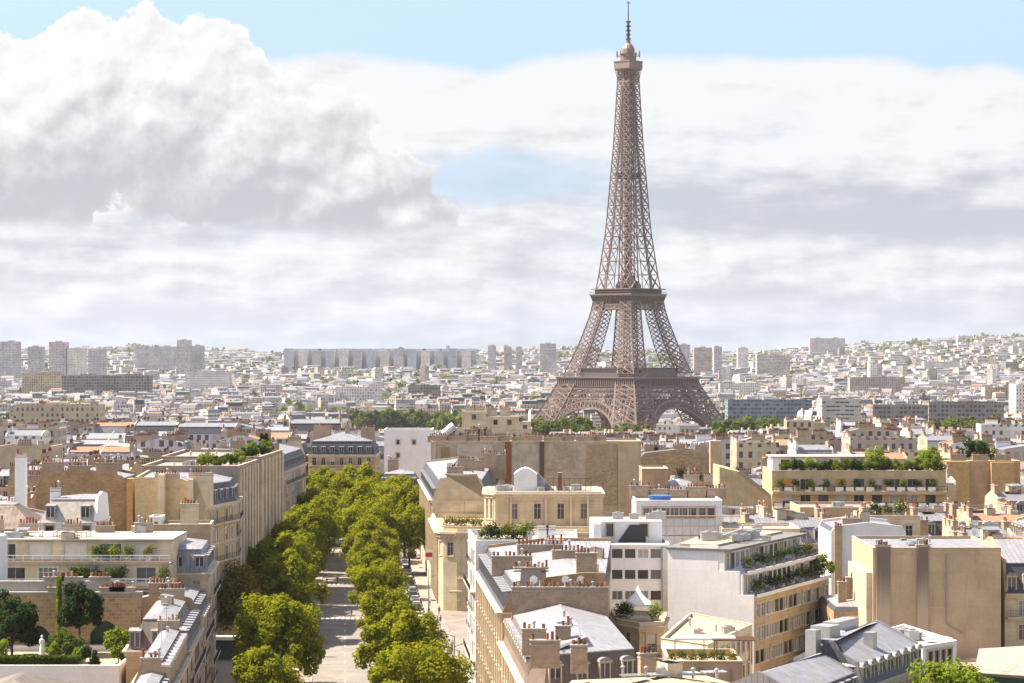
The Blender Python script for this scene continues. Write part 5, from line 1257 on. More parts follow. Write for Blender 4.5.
b.walls(0, 27.5, [W_(fl=1, sp=3)] + [None] * 3, 'render_cream'); b.flat(27.5, 'gravel_roof', 'render_cream', par=.5)
for xa, xb, z in ((462, 486, 33.0), (486, 519, 31.5), (519, 531, 30)): b.walls(27.5, z, [W_(fl=1, sp=4, w=1.2, h=1.4, st='dark')] + [None] * 3, 'render_cream', fp=fpr(X(xa, 694), X(xb, 694), 694, 702), cap='gravel_roof', name='upper_wall')
for px in (470, 480, 492, 505): b.chimney(X(px, 698), 698, 31, 33.8, 3, 1, 0, mat='render_cream')
# rubble wall
d = 632.0
b = B('rubble_wall_block', 'low block showing a rough brown rubble wall right of the long party wall', fpr(X(640, d) + .2, X(713, d), d, d + 14))
b.walls(0, 22.6, [None] * 4, 'rubble'); b.mansard(22.6, (0, 2), h1=.6, i1=1, wall='rubble', k=.12, top='zinc'); b.party_chims(2, 20, 4, detail=True)
b = B('yellow_flue', 'tall plain yellow-cream chimney shaft at the end of the rubble wall', fpr(X(710, 545), X(721, 545), 544, 547))
b.walls(0, 30.0, [None] * 4, 'render_yellow', cap='concrete')
# big terraced block on the right
def long_terrace():
    d = 474.0; x0, x1 = X(772, d), X(946, d); xs = X(720, d)
    b = B('balcony_terrace_block', 'long ochre apartment block with two balcony bands and a rooftop hedge', fpr(x0, x1, d, d + 18))
    b.walls(0, 26.2, [W_(fl=3, sp=3.5, w=2.0, h=2.1, fh=3.1, top=1.1, st=['curtain', 'dark', 'orange', 'half', 'modern'], belt=False)] + [None] * 3, 'render_yellow'); b.flat(26.2, 'gravel_roof', 'render_yellow', par=.5)
    for z, out in ((22.9, 1.6), (19.8, 2.6)):
        m = MB(); m.prism(fpr(x0, x1, d - out, d - .02), z - .75, z - .1); b.wpart('balcony', m, ['render_beige'])
        m = MB(); m.prism(fpr(x0, x1, d - out, d - out + .06), z + .82, z + .9)
        n = int((x1 - x0) / 1.9)
        for i in range(n + 1): xx = x0 + (x1 - x0) * i / n; m.prism(fpr(xx - .06, xx + .06, d - out, d - out + .08), z - .1, z + .82)
        for i in range(n):
            if RNG.random() < .75: xx = x0 + (x1 - x0) * (i + .5) / n; m.prism(fpr(xx - .75, xx + .75, d - out + .09, d - out + .12), z, z + .7, 1)
        b.wpart('railing', m, ['iron', 'canvas'])
    # stepped gable at the left
    m = MB(); m.extr([(xs, d + 1.5, 0), (x0, d + 1.5, 0), (x0, d + 1.5, 21.5), (xs + 4.2, d + 1.5, 26.4), (xs, d + 1.5, 27.4)], (0, 15, 0)); b.wpart('sloping_gable', m, ['render_yellow'])
    m = MB(); m.bar((x0, d + 1.3, 21.7), (xs + 4.0, d + 1.3, 26.6), .28); b.wpart('gable_coping', m, ['concrete'])
    L = fpr(X(886, 462), X(946, 462) + 4, 462, 472)
    # penthouse
    P4 = fpr(X(772, 482), X(870, 482), 481, 490); b.walls(26.3, 29.0, [W_(fl=1, sp=2.4, w=1.8, h=1.8, top=.4, st=['pale', 'dark', 'modern', 'curtain'], belt=False)] + [None] * 3, 'render_white', fp=P4, cap='pale_roof', name='penthouse_wall')
    m = MB(); m.prism(fpr(P4[0][0] - .4, P4[1][0] + .4, 480.4, 490.2), 29.01, 29.25); b.wpart('penthouse_roof', m, ['pale_roof'])
    for i in range(16):
        tree('roof_shrub', 'rooftop hedge shrub along the long ochre block, number %d from the left' % (i + 1), x0 + 3.2 + i * 1.95, d + 1.6, 26.3, BM[(i * 2) % 3], RNG.uniform(.75, 1.15), i, 'hedge shrubs on the long ochre block')
    for i in range(11):
        pot_plant(x0 + 1.5 + i * 3.0, d - .9, 22.9, 'planter shrub on the upper balcony of the long ochre block, number %d from the left' % (i + 1), ('leaf_mid', 'leaf_dark')[i % 2], 1.3, 'shrubs on the upper balcony', i)
    for i, px in enumerate((878, 929)):
        tree('roof_shrub', ('round yellow-green bush right of the penthouse on the long ochre block', 'large light-green bush at the right end of the long ochre block')[i], X(px, 480), 480, 26.3, BM[1], 1.7, i)
    # lower left part with blinds
    d2 = 440.0; xa, xb = X(800, d2), X(884, d2)
    b = B('orange_blind_house', 'yellow house front with orange blinds and small dark balconies', fpr(xa, xb, d2, d2 + 16))
    b.walls(0, 21.3, [W_(fl=4, sp=3.1, w=1.9, h=2.1, fh=3.05, top=1.0, st=['orange', 'curtain', 'orange', 'modern'], bal=(0, 1, 2), belt=False), None, None, None], 'render_yellow'); b.flat(21.3, 'gravel_roof', 'render_yellow', par=.4)
    b.clutter(6, ('unit', 'vent', 'skylight'), 21.3)
long_terrace()

# ===== white modern block with stepped balconies
def modern():
    g0, g1 = (X(668, 326), 326.0), (X(754, 321), 321.0); far1 = (X(829, 350), 350.0); u = Vector((far1[0] - g1[0], far1[1] - g1[1]))
    fp = [g0, g1, far1, (far1[0] - 10.5, far1[1] + 5.5), (g0[0] + 5.5, 345.0)]
    b = B('white_balcony_block', 'white modern block with a blank gable and glazed balcony floors stepping down', fp)
    # body in stepped storeys: each storey's street edge is set back
    un = u.normalized(); nrm = Vector((un.y, -un.x))
    def lay(off, z0, z1, spec, name, mat='render_white', wall=True):
        f = list(fp); p1 = Vector(fp[1]) - nrm * off; p2 = Vector(fp[2]) - nrm * off; t = off / max(.2, abs(nrm.x)) if False else 0
        f[1] = (p1.x, p1.y + 0); f[2] = (p2.x, p2.y); 
        # keep the gable plane
        gdir = (Vector(g1) - Vector(g0)).normalized(); k = (Vector(f[1]) - Vector(g0)).dot(gdir); q = Vector(g0) + gdir * k; f[1] = (q.x, q.y)
        b.walls(z0, z1, [None, spec, None, None, None], mat, fp=f, name=name); return f
    sp = lambda **k: dict(dict(fl=1, sp=1.95, w=1.6, h=1.75, top=.3, mg=.4, st=['modern', 'curtain', 'pale', 'modern'], belt=False), **k)
    f1 = lay(1.6, 17.4, 20.4, sp(h=2.2, top=.4), 'balcony_storey'); f2 = lay(4.2, 20.4, 23.4, sp(h=2.2, top=.4), 'penthouse_storey')
    lay(0, 11.0, 17.4, sp(fl=2, fh=3.1, top=1.0), 'wall', 'render_yellow'); lay(0, 0, 11.0, sp(fl=2, fh=3.1, top=.8), 'lower_wall', 'render_yellow')
    gl = (Vector(g1) - Vector(g0)).length; gd = (Vector(g1) - Vector(g0)) / gl; gn = Vector((gd.y, -gd.x))
    def GP(t_, z): q = Vector(g0) + gd * t_ + gn * .04; return (q.x, q.y, z)
    m = MB()
    for t0, t1, zt in ((0, 3.2, 23.0), (3.2, gl - 5.0, 24.1), (gl - 5.0, gl - 2.0, 20.8), (gl - 2.0, gl, 17.7)): m.prism([GP(t0, 0)[:2], GP(t1, 0)[:2], tuple(Vector(GP(t1, 0)[:2]) - gn * .3), tuple(Vector(GP(t0, 0)[:2]) - gn * .3)], 0, zt)
    b.wpart('gable_wall', m, ['render_white'])
    for off, z, prev in ((-.35, 17.4, 1.6), (1.0, 20.4, 4.2)):
        p1 = Vector(g1) - nrm * off; p2 = Vector(far1) - nrm * off; q1 = Vector(g1) - nrm * (prev + .1); q2 = Vector(far1) - nrm * (prev + .1)
        sh = un * .6
        m = MB(); m.prism([tuple(p1 + sh), tuple(p2), tuple(q2), tuple(q1 + sh)], z - .12, z + .02); m.prism([tuple(p1 + sh), tuple(p2), tuple(p2 - nrm * .15), tuple(p1 + sh - nrm * .15)], z + .02, z + .35); b.wpart('balcony', m, ['render_white'])
        L = (p2 - p1).length - .8; o = put('railing', rail_mesh(L, 1.05), b.root, (p1.x + sh.x - nrm.x * .1 - b.cx, p1.y + sh.y - nrm.y * .1 - b.cy, z + .3), atan2(un.y, un.x))
        for i in range(7):
            pp = p1 + un * (2.6 + i * (L - 4) / 6.5) - nrm * .75
            pot_plant(pp.x, pp.y, z + .02, 'dark shrub on the %s balcony of the white modern block, number %d from the gable' % ('lower' if z < 18 else 'upper', i + 1), 'leaf_dark' if i % 2 else 'leaf_mid', 1.35, 'balcony shrubs of the white modern block', i)
    rf = [tuple(Vector(p)) for p in f2]; m = MB(); m.prism(inset(rf, [-.25, -1.0, -.2, -.2, -.2]), 23.4, 23.7); b.wpart('roof', m, ['felt_roof'])
    m = MB(); m.prism(inset(rf, [3.0, 2.2, 2.0, 1.0, 1.0]), 23.71, 24.0); b.wpart('roof_deck', m, ['cream_roof'])
    e2 = Vector(far1) + nrm * .2
    tree('corner_shrub', 'bright yellow-green shrub at the far corner of the lower balcony', e2.x - 1.0, e2.y - 1.2, 17.42, tree_parts(('cs',), 3.2, 1.7, 1.5, 3000, .22, 'leaf_lime', 95, clumps=16, trunk=.05, cr=(.4, .7)), 1)
    for i in range(7):
        w = i / 6.0; put('roof_unit', unit_mesh(), b.root, (f2[0][0] + 6 + w * 8 - b.cx, f2[0][1] + 7 + (i % 3) * 2.2 - b.cy, 24.0), RNG.uniform(-.4, .4), scale=RNG.uniform(.5, 1.2))
    m = MB(); m.bar((X(700, 335), 335, 24.3), (X(760, 345), 345, 24.6), .35, 8); m.bar((X(722, 336), 336, 24.3), (X(742, 337), 337, 25.2), .3, 8); b.wpart('duct', m, ['metal'])
modern()
d = 347.0; x0, x1 = X(604, d), X(667, d) + .3
b = B('white_office_wing', 'white modern wing with ribbon windows left of the blank gable', fpr(x0, x1, d, d + 14))
b.walls(0, 22.3, [W_(fl=4, sp=1.85, w=1.55, h=1.35, fh=3.0, top=.55, st=['modern', 'curtain', 'modern'], mg=.5, belt=False)] + [None] * 3, 'render_white'); b.flat(22.3, 'felt_roof', 'render_white', par=.15)
b.walls(22.3, 25.4, [W_(fl=1, sp=5, w=1.0, h=1.8, top=.4, st='dark', belt=False)] + [None] * 3, 'render_white', fp=fpr(x0 - 1.6, X(662, 352), 351.5, 361), cap='pale_roof', name='penthouse_wall')
m = MB(); m.extr([(X(618, 351.3), 351.3, 22.4), (X(646, 351.3), 351.3, 22.4), (X(644, 351.3), 351.3, 24.9), (X(630, 351.3), 351.3, 24.9)], (0, .12, 0)); b.wpart('dark_awning', m, ['iron'])
m = MB(); m.prism(fpr(x0 - 1.8, x1, d - .5, d + .0), 22.15, 22.42); b.wpart('canopy', m, ['white_paint'])
m = MB(); m.prism(fpr(X(593, 350), X(601, 350), 349, 352), 0, 25.2); b.wpart('end_pier', m, ['render_white'])
for px in (634, 650, 659, 618): put('roof_unit', unit_mesh(), b.root, (X(px, 356) - b.cx, 356 - b.cy, 25.4), 0, scale=RNG.uniform(.7, 1.1))
m = MB(); m.prism(fpr(X(662.5, 346.6), X(667.5, 346.6), 346.5, 347.0), 0, 22.0)
b.wpart('louvre_strip', m, ['metal'])
# roofs behind the modern block: white scaffolded penthouse
b = B('scaffolded_penthouse', 'white penthouse wrapped in thin scaffolding with a dark glazed band', fpr(X(636, 400), X(722, 400), 400, 414))
b.walls(0, 25.2, [W_(fl=1, sp=1.5, w=1.2, h=1.6, top=1.0, st='dark', belt=False)] + [None] * 3, 'render_white'); b.flat(25.2, 'pale_roof', 'render_white', par=.2)
m = MB(); y = 396.8
xa, xb = X(642, y), X(740, y)
for z in (19.8, 21.4, 23.0, 24.4): m.bar((xa, y, z), (xb, y, z), .035); m.bar((xa, y + 1.6, z), (xb, y + 1.6, z), .035)
for i in range(13):
    xx = xa + (xb - xa) * i / 12
    for yy in (y, y + 1.6): m.bar((xx, yy, 18), (xx, yy, 25.0), .035)
    if i < 12: m.bar((xx, y, 19.8), (xx + (xb - xa) / 12, y, 23), .025)
for z in (19.8, 23): m.box(xa, xb, y + .1, y + 1.5, z + .04, z + .09, 1)
o = m.build('scaffolding', ['metal', 'wood']); tag(o, 'grey tube scaffolding in front of the white penthouse', 'scaffolding')
for i in range(5): b.chimney(X(640 + i * 19, 411), 411, 25, 26.2 + RNG.random(), 3.4, .8, 0, pots=7, mat='chimney_brick')
t = thing('blue_tank', 'shallow blue covered tank on the scaffolded penthouse roof', 'tank', X(660, 403), 403, 25.2); m = MB(); m.lathe(0, 0, [(0, 0), (1.7, 0), (2.0, .9), (0, 1.0)], 16); m.build('tank', ['blue_tarp'], t)
b = B('white_low_house', 'low white house with curtained windows right of the scaffolding', fpr(X(722, 395), X(800, 395), 395, 408))
b.walls(0, 20.6, [W_(fl=1, sp=3.0, w=1.6, h=1.7, top=.9, st=['pale', 'dark', 'curtain'], belt=False)] + [None] * 3, 'render_cream'); b.flat(20.6, 'pale_roof', 'render_cream', par=.5); b.clutter(4, ('unit', 'vent', 'skylight'), 20.6)
b = B('tan_shed_house', 'small tan box-shaped roof house behind the scaffolded penthouse', fpr(X(642, 440), X(668, 440), 440, 450))
b.walls(0, 28.6, [None] * 4, 'render_tan'); b.flat(28.6, 'pale_roof', 'render_tan', par=.15)
b = B('tan_shed_house', 'pale low-roofed house beside the small tan roof house', fpr(X(668, 438), X(697, 438), 440, 452)); b.walls(0, 25.5, [None] * 4, 'render_white'); b.mansard(25.5, h1=.3, i1=.2, top='zinc_pale', slope='zinc_pale', k=.3)

# ===== right party walls
d = 322.0; x0, x1 = X(873, d), X(1001, d)
b = B('beige_gable_block', 'big block with a huge plain beige gable wall and two sooty flue stripes', fpr(x0, x1, d, d + 20))
b.walls(0, 23.6, [None] * 4, 'render_beige'); b.flat(23.6, 'zinc_pale', 'render_beige', par=.3)
m = MB(); m.prism(fpr(X(867, d), x0, d + .6, d + 18), 0, 20.6); b.wpart('side_wall', m, ['render_cream'])
for pa, pb in ((876, 890), (917, 928)): m = MB(); m.prism(fpr(X(pa, d), X(pb, d), d - .3, d - .02), 0, 24.1, 0); b.wpart('flue', m, ['sooty_render'])
b.chimney(X(883, d), d + .2, 23.9, 24.2, 2.0, .5, 0, pots=6); b.chimney(X(922.5, d), d + .2, 23.9, 24.2, 1.6, .5, 0, pots=5)
m = MB(); m.bar((X(928, d), d - .12, 13.2), (X(945, d), d - .12, 9.2), .12, 4); b.wpart('roof_scar', m, ['concrete'])
b.clutter(9, ('skylight', 'unit', 'vent'), 23.7)
b = B('corner_mansard_house', 'gold stone house with dark slate mansard and white dormers at the right edge', fpr(X(1001, d + 3) + .4, X(1001, d) + 14, d + 2.5, d + 24))
b.walls(0, 17.6, [W_(fl=4, sp=2.7, bal=(0, 2)), None, None, None], 'stone_gold'); b.cornice(17.6, (1, 3)); b.mansard(17.6, (1, 3), h1=4.0, i1=1.5, dorm=(0,), dk='arch', top='zinc_pale', dsp=2.2); b.clutter(3)
d = 368.0
b = B('white_party_wall_block', 'block with a plain pale-grey party wall left of the big beige gable', fpr(X(831, d), X(906, d), d, d + 15))
b.walls(0, 22.6, [None] * 4, 'render_white'); b.mansard(22.6, (0, 2), h1=.5, i1=.6, wall='render_white', pw='render_white', k=.12, top='zinc_pale'); b.chimney(X(838, d), d - .2, 12, 23.4, 1.1, .4, 0, pots=3, mat='brick_cream'); b.chimney(X(852, d + 3), d + 3, 22, 24.4, 3, .8, 0); b.clutter(4)
b = B('zinc_court_house', 'low house with a pale zinc roof and small brick chimneys under the beige gable', fpr(X(829, 335), X(868, 335), 330, 346))
b.walls(0, 14.6, [W_(fl=1, sp=3, st='dark')] + [None] * 3, 'rubble'); b.mansard(14.6, (1,), h1=.6, i1=.4, top='zinc_pale', k=.2); b.chimney(X(840, 336), 334, 14.6, 18.2, 1.1, .8, 0, pots=2, mat='chimney_brick'); b.chimney(X(850, 336), 336, 14.6, 18.6, 1.1, .8, 0, pots=2, mat='chimney_brick'); b.chimney(X(866, 335), 336, 15, 20.4, 1.4, 1.4, 0, pots=0, mat='render_grey')
d = 524.0
b = B('twin_brick_block', 'golden brick block with two projecting piers around a darker recess', fpr(X(946, d), X(1021, d), d + .8, d + 14))
b.walls(0, 26.0, [None] * 4, 'brick_gold'); b.flat(26.0, 'gravel_roof', 'brick_gold', par=.3)
m = MB(); m.prism(fpr(X(946, d), X(969, d), d - .6, d + .78), 0, 26.3, 0); m.prism(fpr(X(991, d), X(1014, d), d - .6, d + .78), 0, 26.1, 0); m.prism(fpr(X(969, d), X(991, d), d + .5, d + .78), 0, 25.6, 1); m.prism(fpr(X(938, d), X(946, d) - .02, d + 1, d + 10), 0, 20.0, 0); m.prism(fpr(X(1014, d), X(1021, d), d + .2, d + .78), 0, 21.5, 0); b.wpart('pier', m, ['brick_gold', 'render_tan'])
for px in (958, 980, 1003): b.chimney(X(px, d + 3), d + 3, 26, 27.6, 3.4, .9, 0, mat='chimney_brick')
tree('roof_tree', 'small leafy tree in a pot on the golden brick block, left of two', X(974, 530), 530, 26.0, BM[2], 2.0, 1); tree('roof_tree', 'small leafy tree in a pot on the golden brick block, right of two', X(984, 531), 531, 26.0, BM[0], 1.8, 2)

# ===== right foreground roofs
def near_zinc():
    fp = [(27.6, 228.5), (35.2, 244.5), (28.2, 249.5), (19.6, 233.5)]
    b = B('zinc_roof_house', 'near house with a broad grey standing-seam zinc roof, left of a stepped pair', fp); b.walls(0, 15.4, [W_(fl=2, sp=2.4), None, None, None], 'stone'); b.cornice(15.4, (), out=.3)
    b.mansard(15.4, (1, 3), h1=2.2, i1=.7, dorm=(0,), dk='flat', slope='slate', top='zinc_pale', h2max=2.4, k=.45, dsp=2.2, pe=.12, wall='zinc_dark')
    fp = [(35.6, 245.0), (44.6, 262.0), (35.4, 268.5), (28.6, 250.2)]
    b = B('zinc_roof_house', 'near house with a grey zinc roof carrying big metal boxes, right of a stepped pair', fp); b.walls(0, 16.0, [W_(fl=2, sp=2.4), None, None, None], 'stone'); b.cornice(16.0, (), out=.3)
    b.mansard(16.0, (1, 3), h1=2.4, i1=.7, dorm=(0,), dk='arch', slope='slate', top='zinc_pale', h2max=2.8, k=.45, dsp=2.5, pe=.12, wall='zinc_dark')
    for q in ((32.6, 251.5, 2.6, 2.2, 18.6, 21.6, 1.0, 0), (35.6, 262.0, 6.0, 1.7, 19.2, 21.0, 1.05, 0), (37.6, 253.8, 1.1, 1.1, 18.6, 20.6, 1.05, 0), (34.2, 256.6, .8, 2.2, 19.6, 20.4, 1.05, 1), (30.8, 247.4, 1.2, 1.2, 18.0, 21.6, 1.0, 0)):
        m = MB(); m.obox(*q); b.wpart('roof_box', m, ['metal', 'white_paint'])
near_zinc()
b = B('tan_roof_house', 'low house with a broad tan-grey roof at the bottom edge of the view', [(8.5, 219), (25, 224), (19.4, 239.5), (5.5, 236)])
b.walls(0, 17.6, [None] * 4, 'render_tan'); b.mansard(17.6, h1=.4, i1=.3, slope='concrete', top='cream_roof', k=.16, h2max=1.8); b.chimney(13, 233, 18, 20.9, 1.6, .8, .3, pots=4, mat='chimney_brick'); b.clutter(8, ('skylight', 'vent', 'unit'))
for q in range(4): m = MB(); m.obox(11.5 + q * 2.6, 228.6 + q * .8, 2.3, 1.6, 19.35, 19.5, .27, 0); b.wpart('skylight', m, ['zinc_pale' if q % 2 else 'glass_pale'])
for q in range(5): put('stair_hatch' if q == 2 else 'vent_pipe', hatch_mesh() if q == 2 else vent_mesh(), b.root, (-4 + q * 2.2, 1.5 - q * .5, 19.0), q)
b = B('terrace_bar_house', 'house with a cluttered roof terrace, white awning and pergola', fpr(X(668, 247), X(741, 247), 246, 256))
b.walls(0, 17.9, [None] * 4, 'render_stain'); b.flat(17.9, 'cream_roof', 'render_stain', par=.6)
t = thing('terrace_awning', 'flat white awning on thin posts over the cluttered roof terrace', 'awning', X(704, 251), 251, 17.9)
m = MB(); m.box(-3.2, 3.2, -1.2, 1.2, 2.3, 2.55); m.build('canopy', ['canvas'], t)
for a in (-3, 0, 3):
    for c in (-1, 1): m = MB(); m.bar((a, c, 0), (a, c, 2.3), .05); m.build('post', ['metal'], t)
t = thing('wooden_pergola', 'bare brown wooden pergola at the right end of the roof terrace', 'pergola', X(733, 250), 250, 17.9)
m = MB()
for a in (-1.8, 1.8):
    for c in (-1.4, 1.4): m.bar((a, c, 0), (a, c, 2.4), .09)
m.build('posts', ['wood'], t); m = MB()
for i in range(7): m.box(-2.2, 2.2, -1.6 + i * .5, -1.5 + i * .5, 2.4, 2.55)
m.build('roof_slats', ['wood'], t)
for i in range(7): pot_plant(X(672 + i * 10, 247.2), 247.6, 17.9, 'small shrub along the front of the cluttered roof terrace, number %d from the left' % (i + 1), ('leaf_autumn', 'leaf_mid')[i % 2], .9, 'shrubs on the cluttered terrace', i)
b = B('gravel_roof_house', 'low cream house with an ochre gravel roof below the blank white gable', [(X(661, 290), 290), (X(708, 283), 283.5), (X(752, 305), 305), (X(690, 318), 318)])
b.walls(0, 15.3, [None, W_(fl=3, sp=2.6, w=.95, h=1.5, top=1.0, st='dark', belt=False), None, None], 'render_cream'); b.flat(15.3, 'cream_roof', 'render_cream', par=.35); b.clutter(5, ('vent', 'unit'), 15.3)
m = MB(); m.prism([(X(661, 290), 289.9), (X(708, 283.5), 283.4), (X(708, 283.5), 283.2), (X(661, 290), 289.7)], 0, 15.2); b.wpart('grey_render', m, ['render_white'])
fp = [(X(617, 312), 312), (X(640, 306), 307.5), (X(664, 308), 309), (X(668, 318), 320), (X(612, 320), 324)]
b = B('curved_terrace_house', 'cream house with a curved front and tented roof terrace', fp)
b.walls(0, 15.0, [W_(fl=3, sp=2.6), W_(fl=3, sp=2.6, w=1.4, h=2.3, bal=(0,)), None, None, None], 'stone_gold'); b.cornice(15.0, (), out=.4); b.flat(15.0, 'cream_roof', 'stone_gold', par=.5)
t = thing('party_tent', 'white pagoda tent with a pointed roof on the curved cream terrace', 'tent', X(638, 315), 315, 15.0)
m = MB()
def tent():
    w = 1.75; prof = [(1.0, 2.3), (.62, 2.9), (.3, 3.5), (.1, 4.2), (.0, 4.7)]
    for (r0, z0), (r1, z1) in zip(prof, prof[1:]):
        c0 = [(-w * r0, -w * r0), (w * r0, -w * r0), (w * r0, w * r0), (-w * r0, w * r0)]; c1 = [(-w * r1, -w * r1), (w * r1, -w * r1), (w * r1, w * r1), (-w * r1, w * r1)]
        for i in range(4):
            j = (i + 1) % 4; m.face([(*c0[i], z0), (*c0[j], z0), (*c1[j], z1), (*c1[i], z1)])
    for i in range(4):
        c0 = [(-w, -w), (w, -w), (w, w), (-w, w)]; j = (i + 1) % 4; m.face([(*c0[i], 2.0), (*c0[j], 2.0), (*c0[j], 2.3), (*c0[i], 2.3)])
tent(); m.build('canopy', ['canvas'], t)
for a in (-1.7, 1.7):
    for c in (-1.7, 1.7): m = MB(); m.bar((a, c, 0), (a, c, 2.3), .06); m.build('post', ['white_paint'], t)
for i, px in enumerate((622, 627, 655)): pot_plant(X(px, 313), 313.0, 15.0, ('dark green bush left of the pagoda tent', 'smaller green bush next to the pagoda tent', 'yellow-green bush right of the pagoda tent')[i], ('leaf_dark', 'leaf_mid', 'leaf_lime')[i], 1.5, None, i)
b = B('rooftop_annex', 'small white annex with flat panels and a planted glass corner under the beige gable', [(X(866, 290), 290), (X(921, 280), 279), (X(958, 283), 284), (X(905, 300), 301)])
b.walls(0, 15.8, [None, W_(fl=1, sp=1.3, w=1.0, h=1.8, top=.5, st='dark', belt=False), None, None], 'render_white'); b.flat(15.8, 'pale_roof', 'render_white', par=.25)
m = MB(); m.obox(X(918, 289), 290, 3.2, 2.6, 16.2, 16.4, .3, 0); m.obox(X(938, 284), 284.6, 3.0, 1.9, 16.25, 16.4, .3, 0); b.wpart('roof_panel', m, ['white_paint']); b.clutter(4, ('vent', 'unit'), 15.9)
b = B('low_court_block', 'shaded low block between the grey zinc roofs and the beige gable', fpr(39, 62, 291, 320)); b.walls(0, 9, [None] * 4, 'render_beige'); b.flat(9, 'gravel_roof', 'render_beige', par=.3)
b = B('dark_slope_house', 'house with a dark lean-to roof at the bottom right corner', [(46.5, 240.5), (60, 233), (63, 255), (50.5, 259)])
b.walls(0, 17.8, [W_(fl=1, st='dark')] + [None] * 3, 'green_paint'); b.mansard(17.8, h1=.35, i1=-.5, slope='concrete', top='gravel_roof', k=.22)
tree('bottom_tree', 'yellow-green tree top rising at the bottom right corner', 42.5, 233.5, 0, tree_parts(('btr',), 19.9, 5.0, 4.0, 15000, .34, 'leaf_lime', 97, clumps=50, trunk=.3, cr=(.8, 1.5)), 1)
tree('bottom_tree', 'dark green tree beside the brown-roofed corner at the bottom left', X(8, 262), 256, 0, PL[1], .5, 1) if False else None
